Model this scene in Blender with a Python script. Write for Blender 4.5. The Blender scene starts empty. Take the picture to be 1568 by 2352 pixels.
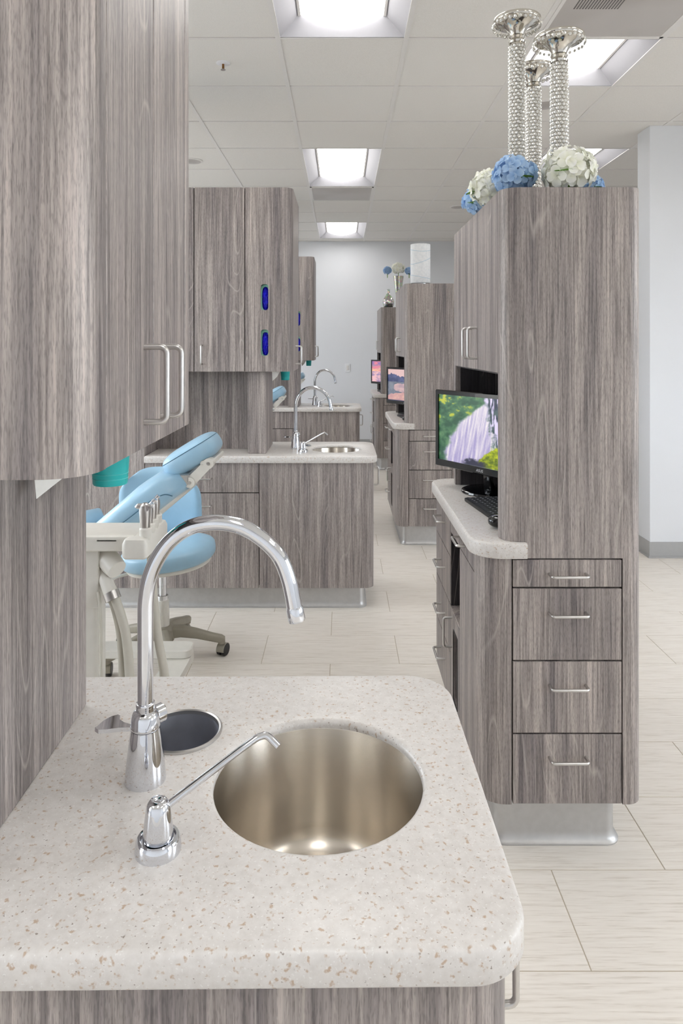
import bpy, bmesh, math, random
from mathutils import Matrix, Vector, Euler
PI = math.pi
random.seed(7)
sc = bpy.context.scene
C = sc.collection
# ------------------------------------------------------------------ camera, world, exposure
CAM_H, F_PX, Y_HOR = 1.40, 1590.0, 795.0
CEIL = 2.86
cd = bpy.data.cameras.new('camera'); cam = bpy.data.objects.new('camera', cd); C.objects.link(cam)
cd.sensor_fit = 'HORIZONTAL'; cd.sensor_width = 24.0; cd.lens = 24.0 * F_PX / 1568.0
cd.shift_x = 0.0; cd.shift_y = -(1176.0 - Y_HOR) / 1568.0
cd.clip_start = 0.05; cd.clip_end = 100
cam.location = (0, 0, CAM_H); cam.rotation_euler = (PI / 2, 0, 0)
sc.camera = cam
w = bpy.data.worlds.new('sky'); sc.world = w; w.use_nodes = True
wt = w.node_tree; bg = wt.nodes['Background']
tcw = wt.nodes.new('ShaderNodeTexCoord'); sxw = wt.nodes.new('ShaderNodeSeparateXYZ'); rw_ = wt.nodes.new('ShaderNodeValToRGB')
mrw = wt.nodes.new('ShaderNodeMapRange'); mrw.inputs['From Min'].default_value = -1.0; mrw.inputs['From Max'].default_value = 1.0
wt.links.new(tcw.outputs['Generated'], sxw.inputs[0]); wt.links.new(sxw.outputs['Z'], mrw.inputs['Value']); wt.links.new(mrw.outputs[0], rw_.inputs[0])
cr_ = rw_.color_ramp; cr_.elements[0].position = 0.49; cr_.elements[0].color = (0.30, 0.30, 0.28, 1)      # ground outside
cr_.elements[1].position = 0.51; cr_.elements[1].color = (0.86, 0.93, 1.0, 1)                               # overcast sky
wt.links.new(rw_.outputs[0], bg.inputs[0]); bg.inputs[1].default_value = 9.0
vs = sc.view_settings
vs.view_transform = 'Standard'; vs.look = 'None'; vs.gamma = 1.0; vs.use_curve_mapping = False
vs.exposure = 0.28
LENS_STRENGTH = 6.0

# ------------------------------------------------------------------ materials
def srgb(r, g, b):
    f = lambda c: (c / 255 / 12.92) if c / 255 <= 0.04045 else ((c / 255 + 0.055) / 1.055) ** 2.4
    return (f(r), f(g), f(b), 1)
class NT:
    def __init__(s, name):
        s.m = bpy.data.materials.new(name); s.m.use_nodes = True
        s.t = s.m.node_tree; s.bsdf = s.t.nodes['Principled BSDF']
    def n(s, typ, **kw):
        nd = s.t.nodes.new(typ)
        for k, v in kw.items():
            if isinstance(k, str) and hasattr(nd, k): setattr(nd, k, v)
        return nd
    def l(s, a, b): s.t.links.new(a, b)
    def set(s, **kw):
        for k, v in kw.items(): s.bsdf.inputs[k.replace('_', ' ')].default_value = v
    def coord(s, scale=(1, 1, 1), rnd=0.0):
        tc = s.n('ShaderNodeTexCoord'); src = tc.outputs['Object']
        if rnd:
            oi = s.n('ShaderNodeObjectInfo'); mu = s.n('ShaderNodeMath', operation='MULTIPLY'); mu.inputs[1].default_value = rnd
            s.l(oi.outputs['Random'], mu.inputs[0])
            ad = s.n('ShaderNodeVectorMath', operation='ADD'); s.l(src, ad.inputs[0]); s.l(mu.outputs[0], ad.inputs[1]); src = ad.outputs[0]
        mp = s.n('ShaderNodeMapping'); mp.inputs['Scale'].default_value = scale; s.l(src, mp.inputs['Vector'])
        return mp.outputs[0]
    def noise(s, vec, scale, detail=2.0, rough=0.5, dist=0.0):
        nd = s.n('ShaderNodeTexNoise'); nd.inputs['Scale'].default_value = scale; nd.inputs['Detail'].default_value = detail
        nd.inputs['Roughness'].default_value = rough; nd.inputs['Distortion'].default_value = dist
        s.l(vec, nd.inputs['Vector']); return nd.outputs['Fac']
    def ramp(s, fac, stops, interp='LINEAR'):
        r = s.n('ShaderNodeValToRGB'); cr = r.color_ramp; cr.interpolation = interp
        while len(cr.elements) < len(stops): cr.elements.new(0.5)
        for e, (p, c) in zip(cr.elements, stops):
            e.position = p; e.color = c if len(c) == 4 else (*c, 1)
        s.l(fac, r.inputs[0]); return r.outputs[0]
    def math(s, op, a, b=None):
        nd = s.n('ShaderNodeMath', operation=op)
        for i, v in enumerate((a, b)):
            if v is None: continue
            if isinstance(v, (int, float)): nd.inputs[i].default_value = v
            else: s.l(v, nd.inputs[i])
        return nd.outputs[0]
    def mix(s, fac, a, b, mode='MIX'):
        nd = s.n('ShaderNodeMix'); nd.data_type = 'RGBA'; nd.blend_type = mode
        for k, v in ((0, fac), (6, a), (7, b)):
            if isinstance(v, (int, float)): nd.inputs[k].default_value = v
            elif isinstance(v, tuple): nd.inputs[k].default_value = v
            else: s.l(v, nd.inputs[k])
        return nd.outputs[2]
    def bump(s, h, strength=0.2, dist=0.001):
        b = s.n('ShaderNodeBump'); b.inputs['Strength'].default_value = strength; b.inputs['Distance'].default_value = dist
        s.l(h, b.inputs['Height']); s.l(b.outputs[0], s.bsdf.inputs['Normal'])
    def col(s, c): s.l(c, s.bsdf.inputs['Base Color'])
M = {}
def plain(name, rgb, rough=0.5, metal=0.0, spec=0.5, coat=0.0, var=0.03, vscale=40):
    t = NT(name); t.set(Roughness=rough, Metallic=metal, Coat_Weight=coat); t.set(Specular_IOR_Level=spec)
    c = srgb(*rgb); v = t.coord()
    n = t.noise(v, vscale, 2)
    a = tuple(min(1, x * (1 - var)) for x in c[:3]) + (1,); b = tuple(min(1, x * (1 + var)) for x in c[:3]) + (1,)
    t.col(t.ramp(n, [(0.3, a), (0.7, b)]))
    M[name] = t.m; return t
def wood(name, dark, mid, light, rough=0.42):
    t = NT(name); t.set(Roughness=rough); t.set(Specular_IOR_Level=0.45)
    v = t.coord((1, 1, 1), 37.0)
    mp = t.n('ShaderNodeMapping'); mp.inputs['Scale'].default_value = (1, 1, 0.13); t.l(v, mp.inputs[0])
    field = t.noise(mp.outputs[0], 5.5, 2.0, 0.45)
    sx = t.n('ShaderNodeSeparateXYZ'); t.l(v, sx.inputs[0])
    ramp_x = t.math('MULTIPLY', t.math('ADD', sx.outputs[0], sx.outputs[1]), 26.0)
    # growth rings: distorted vertical lines that close into the odd cathedral
    fr = t.math('FRACT', t.math('ADD', ramp_x, t.math('MULTIPLY', field, 17.0)))
    line = t.ramp(fr, [(0.0, (0, 0, 0, 1)), (0.40, (0, 0, 0, 1)), (0.47, (1, 1, 1, 1)), (0.54, (0, 0, 0, 1))])
    mp2 = t.n('ShaderNodeMapping'); mp2.inputs['Scale'].default_value = (1, 1, 0.022); t.l(v, mp2.inputs[0])
    broad = t.noise(mp2.outputs[0], 22, 4, 0.62, 0.15)
    fine = t.noise(mp2.outputs[0], 210, 3, 0.6)
    mp3 = t.n('ShaderNodeMapping'); mp3.inputs['Scale'].default_value = (1, 1, 0.10); t.l(v, mp3.inputs[0])
    pore = t.noise(mp3.outputs[0], 700, 2, 0.6)
    c = t.ramp(broad, [(0.30, srgb(*dark)), (0.50, srgb(*mid)), (0.72, srgb(*light))])
    c2 = t.ramp(fine, [(0.34, (0.58, 0.57, 0.58, 1)), (0.52, (1, 1, 1, 1)), (0.68, (1.30, 1.28, 1.27, 1))])
    c = t.mix(1.0, c, c2, 'MULTIPLY')
    c3 = t.ramp(pore, [(0.36, (0.72, 0.72, 0.73, 1)), (0.52, (1.04, 1.04, 1.04, 1))])
    c = t.mix(1.0, c, c3, 'MULTIPLY')
    msk = t.math('MULTIPLY', line, t.ramp(t.noise(mp.outputs[0], 7, 1), [(0.44, (0, 0, 0, 1)), (0.60, (1, 1, 1, 1))]))
    c = t.mix(t.math('MULTIPLY', msk, 0.46), c, srgb(196, 187, 180))
    t.col(c); t.bump(fine, 0.06, 0.0006)
    M[name] = t.m
wood('wood', (114, 107, 108), (151, 142, 138), (184, 174, 168))
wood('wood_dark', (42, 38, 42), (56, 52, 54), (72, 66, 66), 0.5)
# speckled solid surface
t = NT('counter'); t.set(Roughness=0.33); t.set(Specular_IOR_Level=0.45)
v = t.coord((1, 1, 1), 5.0)
base = t.ramp(t.noise(v, 90, 3, 0.6), [(0.3, srgb(206, 201, 196)), (0.7, srgb(219, 215, 211))])
s1 = t.ramp(t.noise(v, 150, 2, 0.5), [(0.61, (0, 0, 0, 1)), (0.71, (1, 1, 1, 1))])
c = t.mix(t.math('MULTIPLY', s1, 0.70), base, srgb(172, 138, 104))
s2 = t.ramp(t.noise(v, 231, 2, 0.5), [(0.68, (0, 0, 0, 1)), (0.73, (1, 1, 1, 1))])
c = t.mix(t.math('MULTIPLY', s2, 0.75), c, srgb(122, 104, 92))
s3 = t.ramp(t.noise(v, 320, 1, 0.5), [(0.66, (0, 0, 0, 1)), (0.70, (1, 1, 1, 1))])
c = t.mix(t.math('MULTIPLY', s3, 0.35), c, srgb(240, 240, 238))
t.col(c); M['counter'] = t.m
# brushed steel bowl
t = NT('sink_steel'); t.set(Metallic=1.0, Roughness=0.27, Anisotropic=0.8, Anisotropic_Rotation=0.25)
tg_ = t.n('ShaderNodeTangent'); tg_.direction_type = 'RADIAL'; tg_.axis = 'Z'; t.l(tg_.outputs[0], t.bsdf.inputs['Tangent'])
v = t.coord((1, 1, 60)); n = t.noise(v, 30, 3)
t.col(t.ramp(n, [(0.3, srgb(212, 205, 195)), (0.7, srgb(220, 213, 203))]))
M['sink_steel'] = t.m
plain('chrome', (225, 227, 232), 0.04, 1.0, var=0.01)
plain('satin', (206, 204, 202), 0.30, 1.0, var=0.03)
plain('plinth_metal', (190, 189, 188), 0.42, 0.7, var=0.04)
plain('dark_steel', (196, 198, 206), 0.5, 1.0, var=0.05)
plain('wall_paint', (224, 226, 230), 0.7, var=0.01, vscale=3)
plain('wall_warm', (226, 222, 214), 0.7, var=0.01, vscale=3)
plain('grid_white', (232, 229, 226), 0.5, var=0.01)
plain('fixture_white', (236, 236, 240), 0.4, var=0.01)
plain('reflector_grey', (176, 175, 180), 0.5, var=0.01)
plain('rubber_base', (168, 168, 168), 0.5, var=0.02)
plain('dark_slot', (110, 106, 104), 0.7)
plain('grout', (186, 174, 156), 0.9, var=0.04)
plain('blue_vinyl', (158, 196, 220), 0.38, var=0.02, vscale=25, coat=0.15)
plain('seam', (70, 112, 138), 0.5)
plain('white_plastic', (226, 223, 215), 0.35, var=0.02)
plain('hose', (200, 196, 184), 0.45, var=0.02)
plain('taupe_plastic', (152, 146, 132), 0.45, var=0.03)
plain('grey_plastic', (176, 178, 180), 0.4)
plain('black_gloss', (8, 9, 12), 0.12, coat=0.4)
plain('black_plastic', (18, 19, 22), 0.42)
plain('key_black', (30, 33, 40), 0.5)
plain('key_print', (200, 205, 215), 0.6)
plain('black_void', (6, 6, 8), 0.8)
plain('teal', (32, 176, 176), 0.35, var=0.05, vscale=12)
plain('teal_rim', (96, 206, 204), 0.35)
plain('mint_card', (142, 206, 184), 0.6)
plain('glove_blue', (22, 18, 196), 0.42, var=0.3, vscale=30)
plain('paper', (238, 236, 230), 0.8)
plain('leaf', (116, 164, 62), 0.5, var=0.25)
plain('switch_white', (232, 233, 236), 0.4)
plain('brass', (150, 110, 70), 0.3, 1.0)
plain('logo', (190, 192, 196), 0.4)
plain('nickel', (206, 202, 194), 0.10, 1.0, var=0.02)
plain('shade_line', (176, 204, 222), 0.6)
# ceiling tile
t = NT('ceiling_board'); t.set(Roughness=0.85); t.set(Specular_IOR_Level=0.2)
v = t.coord((1, 1, 1), 11.0); n = t.noise(v, 260, 3, 0.7)
t.col(t.ramp(n, [(0.3, srgb(228, 225, 220)), (0.7, srgb(240, 237, 233))])); t.bump(n, 0.25, 0.001); M['ceiling_board'] = t.m
# perforated grille
t = NT('perforated'); t.set(Roughness=0.5)
v = t.coord((1, 1, 1)); vo = t.n('ShaderNodeTexVoronoi'); vo.inputs['Scale'].default_value = 170; vo.inputs['Randomness'].default_value = 0.0; t.l(v, vo.inputs['Vector'])
big = t.noise(v, 2.2, 2)
c = t.ramp(vo.outputs['Distance'], [(0.22, srgb(112, 108, 106)), (0.34, srgb(196, 191, 188))])
c = t.mix(t.ramp(big, [(0.45, (0, 0, 0, 1)), (0.75, (0.4,) * 3)]), c, srgb(150, 142, 132)); t.col(c); M['perforated'] = t.m
# floor tile : pale linear-striated porcelain
t = NT('floor_porcelain'); t.set(Roughness=0.34); t.set(Specular_IOR_Level=0.4)
v = t.coord((1, 1, 1), 23.0)
mp = t.n('ShaderNodeMapping'); mp.inputs['Scale'].default_value = (0.05, 1, 1); t.l(v, mp.inputs[0])
n1 = t.noise(mp.outputs[0], 150, 3, 0.7); n2 = t.noise(mp.outputs[0], 26, 2)
c = t.ramp(n1, [(0.30, srgb(206, 197, 185)), (0.46, srgb(228, 221, 212)), (0.7, srgb(236, 230, 222))])
c = t.mix(t.math('MULTIPLY', n2, 0.25), c, srgb(206, 197, 184)); t.col(c); t.bump(n1, 0.05, 0.0005); M['floor_porcelain'] = t.m
# petals
def petals(name, a, b):
    t = NT(name); t.set(Roughness=0.6); t.set(Specular_IOR_Level=0.2)
    at = t.n('ShaderNodeAttribute'); at.attribute_name = 'tint'
    t.col(t.ramp(at.outputs['Fac'], [(0.0, srgb(*a)), (1.0, srgb(*b))]))
    tl_ = t.n('ShaderNodeBsdfTranslucent'); t.l(t.bsdf.inputs['Base Color'].links[0].from_socket, tl_.inputs['Color'])
    mx_ = t.n('ShaderNodeMixShader'); mx_.inputs[0].default_value = 0.3; t.l(t.bsdf.outputs[0], mx_.inputs[1]); t.l(tl_.outputs[0], mx_.inputs[2]); t.l(mx_.outputs[0], t.t.nodes['Material Output'].inputs['Surface']); M[name] = t.m
petals('petal_white', (250, 251, 228), (255, 255, 253))
petals('petal_blue', (136, 182, 232), (204, 228, 252))
# crystal
t = NT('crystal'); t.set(Roughness=0.05, IOR=1.7, Transmission_Weight=0.25, Metallic=0.35); t.set(Base_Color=srgb(245, 244, 240)); M['crystal'] = t.m
t = NT('mosaic_mirror'); t.set(Metallic=1.0, Roughness=0.12)
v = t.coord(); vo = t.n('ShaderNodeTexVoronoi'); vo.inputs['Scale'].default_value = 70; t.l(v, vo.inputs['Vector'])
t.col(t.mix(0.8, srgb(214, 214, 206), vo.outputs['Color'], 'SOFT_LIGHT')); t.bump(vo.outputs['Color'], 0.5, 0.002); M['mosaic_mirror'] = t.m
t = NT('lamp_paper'); t.set(Roughness=0.7); t.col(t.ramp(t.noise(t.coord(), 60, 3), [(0.3, srgb(232, 235, 238)), (0.7, srgb(246, 247, 248))])); M['lamp_paper'] = t.m
def emis(name, rgb, s):
    t = NT(name); t.set(Base_Color=(*rgb, 1), Emission_Color=(*rgb, 1), Emission_Strength=s, Roughness=0.5); M[name] = t.m; return t
emis('lens', (1.0, 0.985, 0.96), LENS_STRENGTH)
t = NT('screen'); t.set(Roughness=0.25, Base_Color=(0.01, 0.01, 0.01, 1), Emission_Strength=0.85)
at = t.n('ShaderNodeAttribute'); at.attribute_name = 'picture'; t.l(at.outputs['Color'], t.bsdf.inputs['Emission Color']); M['screen'] = t.m
t = NT('window_glass'); tr_ = t.n('ShaderNodeBsdfTransparent'); gl_ = t.n('ShaderNodeBsdfGlossy'); gl_.inputs['Roughness'].default_value = 0.02
mx_ = t.n('ShaderNodeMixShader'); mx_.inputs[0].default_value = 0.06; t.l(tr_.outputs[0], mx_.inputs[1]); t.l(gl_.outputs[0], mx_.inputs[2]); t.l(mx_.outputs[0], t.t.nodes['Material Output'].inputs['Surface']); M['window_glass'] = t.m

# ------------------------------------------------------------------ geometry helpers
ORG = {}
def thing(name, label, cat, base=(0, 0, 0), group=None):
    o = bpy.data.objects.new(name, None); o.empty_display_size = 0.05; C.objects.link(o)
    o.location = base; ORG[o] = Vector(base)
    o['label'] = label; o['category'] = cat
    if group: o['group'] = group
    return o
def tag(o, label, cat, group=None):
    o['label'] = label; o['category'] = cat
    if group: o['group'] = group
    return o
def rrect(x0, x1, y0, y1, r=(0, 0, 0, 0), n=8, inset=0.0):
    """rounded rectangle, ccw from lower left; r = radii at (x0y0, x1y0, x1y1, x0y1)"""
    if isinstance(r, (int, float)): r = (r,) * 4
    x0 += inset; x1 -= inset; y0 += inset; y1 -= inset
    pts = []
    for (cx, cy, sx, sy, a0), rr in zip(((x0, y0, 1, 1, PI), (x1, y0, -1, 1, 1.5 * PI), (x1, y1, -1, -1, 0), (x0, y1, 1, -1, 0.5 * PI)), r):
        if rr <= 0: pts.append((cx, cy)); continue
        q = max(rr - inset, 0.0005)
        for k in range(n + 1):
            a = a0 + 0.5 * PI * k / n
            pts.append((cx + sx * q + q * math.cos(a), cy + sy * q + q * math.sin(a)))
    return pts
def circ(cx, cy, r, n=48):
    return [(cx + r * math.cos(2 * PI * k / n), cy + r * math.sin(2 * PI * k / n)) for k in range(n)]
class B:
    def __init__(s): s.v = []; s.f = []
    def add(s, verts, faces, mat=None):
        o = len(s.v)
        s.v += [(mat @ Vector(p)) if mat else Vector(p) for p in verts]
        s.f += [tuple(i + o for i in f) for f in faces]; return s
    def box(s, x0, x1, y0, y1, z0, z1, bev=0.0, seg=1, mat=None):
        bm = bmesh.new(); bmesh.ops.create_cube(bm, size=1)
        for p in bm.verts: p.co = Vector(((x0 + x1) / 2 + p.co.x * (x1 - x0), (y0 + y1) / 2 + p.co.y * (y1 - y0), (z0 + z1) / 2 + p.co.z * (z1 - z0)))
        if bev: bmesh.ops.bevel(bm, geom=bm.edges[:], offset=bev, segments=seg, affect='EDGES', profile=0.5)
        bm.verts.index_update()
        s.add([p.co.copy() for p in bm.verts], [[q.index for q in f.verts] for f in bm.faces], mat); bm.free(); return s
    def loft(s, rings, cap0=True, cap1=True, close=True, mat=None):
        n = len(rings[0]); vs_ = [p for r in rings for p in r]; fs = []
        for k in range(len(rings) - 1):
            for i in range(n if close else n - 1):
                j = (i + 1) % n
                fs.append((k * n + i, k * n + j, (k + 1) * n + j, (k + 1) * n + i))
        if cap0: fs.append(tuple(range(n - 1, -1, -1)))
        if cap1: fs.append(tuple((len(rings) - 1) * n + i for i in range(n)))
        return s.add(vs_, fs, mat)
    def prism(s, outline, z0, z1, mat=None):
        return s.loft([[(x, y, z0) for x, y in outline], [(x, y, z1) for x, y in outline]], mat=mat)
    def plate(s, layers, hole_layers, zs, mat=None):
        """layers: list of outlines (same count) at heights zs; hole_layers: list per hole of outlines; filled at first and last z"""
        bm = bmesh.new(); allr = []
        for lay in [layers] + hole_layers:
            rings = [[bm.verts.new((x, y, z)) for x, y in o] for o, z in zip(lay, zs)]
            n = len(rings[0])
            for k in range(len(rings) - 1):
                for i in range(n):
                    bm.faces.new((rings[k][i], rings[k][(i + 1) % n], rings[k + 1][(i + 1) % n], rings[k + 1][i]))
            allr.append(rings)
        for idx in (0, -1):
            ed = []
            for rings in allr:
                r = rings[idx]
                for i in range(len(r)): ed.append(bm.edges.get((r[i], r[(i + 1) % len(r)])))
            bmesh.ops.triangle_fill(bm, edges=ed, use_beauty=True)
        bmesh.ops.recalc_face_normals(bm, faces=bm.faces[:]); bm.verts.index_update()
        s.add([p.co.copy() for p in bm.verts], [[q.index for q in f.verts] for f in bm.faces], mat); bm.free(); return s
    def tube(s, path, r, n=10, cap=True, mat=None):
        P = [Vector(p) for p in path]; rr = r if isinstance(r, (list, tuple)) else [r] * len(P)
        T = []
        for i in range(len(P)):
            d = (P[min(i + 1, len(P) - 1)] - P[max(i - 1, 0)]); T.append(d.normalized())
        up = Vector((0, 0, 1)) if abs(T[0].z) < 0.9 else Vector((0, 1, 0))
        nrm = (up - T[0] * up.dot(T[0])).normalized(); rings = []
        for i, (p, tt) in enumerate(zip(P, T)):
            nrm = (nrm - tt * nrm.dot(tt)).normalized(); bi = tt.cross(nrm)
            rings.append([p + (nrm * math.cos(2 * PI * k / n) + bi * math.sin(2 * PI * k / n)) * rr[i] for k in range(n)])
        return s.loft(rings, cap, cap, mat=mat)
    def lathe(s, prof, c=(0, 0, 0), n=32, cap0=True, cap1=True, mat=None):
        return s.loft([[(c[0] + r * math.cos(2 * PI * k / n), c[1] + r * math.sin(2 * PI * k / n), c[2] + z) for k in range(n)] for r, z in prof], cap0, cap1, mat=mat)
    def super(s, c, dims, e1=0.5, e2=0.5, nu=28, nv=14, mat=None):
        f = lambda a, e: math.copysign(abs(a) ** e, a)
        rings = []
        for j in range(nv + 1):
            v_ = -PI / 2 + PI * j / nv; v_ = max(min(v_, PI / 2 - 0.02), -PI / 2 + 0.02)
            rings.append([(c[0] + dims[0] * f(math.cos(v_), e1) * f(math.cos(2 * PI * k / nu), e2),
                           c[1] + dims[1] * f(math.cos(v_), e1) * f(math.sin(2 * PI * k / nu), e2),
                           c[2] + dims[2] * f(math.sin(v_), e1)) for k in range(nu)])
        return s.loft(rings, mat=mat)
    def build(s, name, mat, parent=None, angle=32, kind=None, recalc=True):
        me = bpy.data.meshes.new(name)
        off = Vector((0, 0, 0)); p = parent
        while p is not None:
            if p in ORG: off = ORG[p]; break
            p = p.parent
        me.from_pydata([tuple(q - off) for q in s.v], [], s.f); me.update()
        if recalc:
            bm = bmesh.new(); bm.from_mesh(me); bmesh.ops.recalc_face_normals(bm, faces=bm.faces[:]); bm.to_mesh(me); bm.free()
        me.polygons.foreach_set('use_smooth', [True] * len(me.polygons)); me.set_sharp_from_angle(angle=math.radians(angle))
        me.materials.append(M[mat])
        o = bpy.data.objects.new(name, me); C.objects.link(o)
        if parent is not None: o.parent = parent
        if kind: o['kind'] = kind
        return o
def cp(o, parent=None):
    c = o.copy(); C.objects.link(c); c.parent = parent
    for ch in o.children: cp(ch, c)
    return c
def arc(cx, cy, r, a0, a1, n=8):
    return [(cx + r * math.cos(a0 + (a1 - a0) * k / n), cy + r * math.sin(a0 + (a1 - a0) * k / n)) for k in range(n + 1)]
def catmull(pts, m=6):
    P = [Vector(p) for p in pts]; out = []
    for i in range(len(P) - 1):
        p0, p1, p2, p3 = P[max(i - 1, 0)], P[i], P[i + 1], P[min(i + 2, len(P) - 1)]
        for k in range(m):
            u = k / m
            out.append(0.5 * ((2 * p1) + (p2 - p0) * u + (2 * p0 - 5 * p1 + 4 * p2 - p3) * u * u + (3 * p1 - p0 - 3 * p2 + p3) * u ** 3))
    out.append(P[-1]); return out
def handle(parent, c, along, out, length=0.10, stand=0.030, r=0.0042, name='handle'):
    """bar pull: c = centre on the face, along / out unit vectors"""
    c = Vector(c); a = Vector(along); o = Vector(out); q = 0.009; h = length / 2
    pts = [c - a * h - o * 0.002, c - a * h + o * (stand - q)]
    for k in range(1, 5):
        t_ = 0.5 * PI * k / 5; pts.append(c - a * (h - q + q * math.cos(t_)) + o * (stand - q + q * math.sin(t_)))
    pts.append(c - a * (h - q) + o * stand); pts.append(c + a * (h - q) + o * stand)
    for k in range(1, 5):
        t_ = 0.5 * PI * k / 5; pts.append(c + a * (h - q + q * math.sin(t_)) + o * (stand - q + q * math.cos(t_)))
    pts += [c + a * h + o * (stand - q), c + a * h - o * 0.002]
    return B().tube(pts, r, 10).build(name, 'satin', parent, 60)
def wrap(outer, th, inward_pts):
    return outer + inward_pts[::-1]
def plinth(parent, x0, x1, y0, y1, z1, r=(0.0, 0.03, 0.03, 0.0), name='plinth'):
    zs = [(0.0, -0.014), (0.004, -0.014), (0.008, -0.008), (0.018, -0.002), (0.032, 0.0), (z1, 0.0)]
    rings = [[(x, y, z) for x, y in rrect(x0, x1, y0, y1, r, 6, ins)] for z, ins in zs]
    return B().loft(rings).build(name, 'plinth_metal', parent)

# ------------------------------------------------------------------ room shell
XL, XR, YF, YB = -3.6, 4.6, -2.2, 9.63
def struct(name, b, mat, parent=None):
    o = b.build(name, mat, parent)
    if parent is None: o['kind'] = 'structure'
    return o
floor = struct('floor', B().box(XL - 0.1, XR + 0.1, YF - 0.1, YB + 0.1, -0.10, -0.0012), 'grout')
floor['label'] = 'pale beige striated porcelain plank floor tiles'
TW, TD, RY0 = 0.6096, 0.3, 1.551
tile_me = None; rest = B()
rows = range(int(math.floor((YF - RY0) / TD)), int(math.ceil((YB - RY0) / TD)))
for k in rows:
    y0 = RY0 + k * TD; x_off = 0.56 if k % 2 == 0 else 0.865
    i0 = int(math.floor((XL - x_off) / TW)); i1 = int(math.ceil((XR - x_off) / TW))
    for i in range(i0, i1):
        x0 = x_off + i * TW; cx, cy = x0 + TW / 2, y0 + TD / 2
        lim = 0.5 * (cy + 0.4)
        if 1.2 < y0 and -1.75 < cx < min(2.75, lim + 0.75) and -lim - 0.75 < cx and y0 + TD < YB:
            if tile_me is None:
                b = B().box(-TW / 2 + 0.0014, TW / 2 - 0.0014, -TD / 2 + 0.0014, TD / 2 - 0.0014, -0.008, 0.0, 0.0006)
                o = b.build('floor_tile', 'floor_porcelain', floor); tile_me = o.data
            else:
                o = bpy.data.objects.new('floor_tile', tile_me); C.objects.link(o); o.parent = floor
            o.location = (cx, cy, 0)
        else:
            xa, xb = max(x0 + 0.0014, XL), min(x0 + TW - 0.0014, XR); ya, yb = max(y0 + 0.0014, YF), min(y0 + TD - 0.0014, YB)
            if xb > xa and yb > ya: rest.box(xa, xb, ya, yb, -0.008, 0.0)
rest.build('far_floor_tiles', 'floor_porcelain', floor, kind='stuff')

struct('wall_back', B().box(XL - 0.1, XR + 0.1, YB, YB + 0.1, 0, CEIL + 0.12), 'wall_paint')
struct('wall_front', B().box(XL - 0.1, XR + 0.1, YF - 0.1, YF, 0, CEIL + 0.12), 'wall_paint')
def window_wall(name, xin, sgn, wins, first):
    """outer wall with paned windows; xin = inner face, sgn = outward direction"""
    X = lambda d: xin + sgn * d
    bx = lambda b, d0, d1, *r: b.box(min(X(d0), X(d1)), max(X(d0), X(d1)), *r)
    wl = B(); ys = [YF] + [q for w_ in wins for q in w_] + [YB]
    for a, b_ in zip(ys[0::2], ys[1::2]): bx(wl, 0, 0.12, a, b_, 0, CEIL + 0.12)
    for a, b_ in wins: bx(wl, 0, 0.12, a, b_, 0, 0.85); bx(wl, 0, 0.12, a, b_, 2.5, CEIL + 0.12)
    struct(name, wl, 'wall_paint')
    for i, (a, b_) in enumerate(wins):
        fr = B()
        for yy in (a, (a + b_) / 2 - 0.02, b_ - 0.04): bx(fr, 0.03, 0.09, yy, yy + 0.04, 0.85, 2.5)
        bx(fr, 0.03, 0.09, a, b_, 0.85, 0.89); bx(fr, 0.03, 0.09, a, b_, 2.46, 2.5)
        wo = struct('window_%d' % (i + first), fr, 'fixture_white')
        for q in range(2):
            ya = a + 0.04 if q == 0 else (a + b_) / 2 + 0.02; yb = (a + b_) / 2 - 0.02 if q == 0 else b_ - 0.04
            bx(B(), 0.058, 0.064, ya, yb, 0.89, 2.46).build('pane', 'window_glass', wo)
window_wall('wall_left', XL, -1, [(-1.0, 0.9), (1.7, 3.6), (4.6, 6.5), (7.8, 8.7)], 1)  # left daylight is inferred; openings invented, the far one added to brighten end wall
window_wall('wall_right', XR, 1, [(-1.6, 0.0), (0.9, 2.5)], 5)  # unseen windows added to light the faces turned right
# short partition beside the aisle
PX, PY0, PY1 = 2.04, 4.58, 4.77
struct('wall_partition', B().box(PX, XR, PY0, PY1, 0, CEIL - 0.001), 'wall_paint')
def cove(name, pts_outer):
    pass
bb = B(); hb = 0.105
for ins, z0, z1 in ((0.006, 0.012, hb), (0.014, 0, 0.012)):
    bb.box(PX - ins, XR, PY0 - ins, PY0, z0, z1); bb.box(PX - ins, PX, PY0, PY1, z0, z1)
struct('baseboard_partition', bb, 'rubber_base')
struct('baseboard_back', B().box(XL, XR, YB - 0.006, YB, 0.012, hb).box(XL, XR, YB - 0.014, YB, 0, 0.012), 'rubber_base')

# ceiling : slab, lay-in boards, grid bars
ceil = struct('ceiling', B().box(XL - 0.12, XR + 0.1, YF - 0.1, YB + 0.1, CEIL + 0.12, CEIL + 0.2), 'ceiling_board')
G = 0.6096; GX0, GY0 = -0.302, 3.283
troffers = {}          # (col,row) cells used by lights / grilles
lights24 = [(0, -7), (0, -2), (0, 3), (0, 8), (-3, -2), (-3, 3), (-3, 8), (-3, -7), (3, -7), (5, -3), (5, 2)]  # cells out of view hold added lights that continue the pattern
lights22 = [(2, 0), (3, 3), (3, 7), (3, -4), (5, 8)]  # out-of-view cells are extra lights added to brighten the right side
grilles = [(2, -1), (0, 5)]
used = set()
for c_, r_ in lights24: used |= {(c_, r_), (c_, r_ + 1)}
used |= set(lights22) | set(grilles)
ct_me = None; restc = B()
c0 = int(math.floor((XL - GX0) / G)); c1 = int(math.ceil((XR - GX0) / G)); r0 = int(math.floor((YF - GY0) / G)); r1 = int(math.ceil((YB - GY0) / G))
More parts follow.
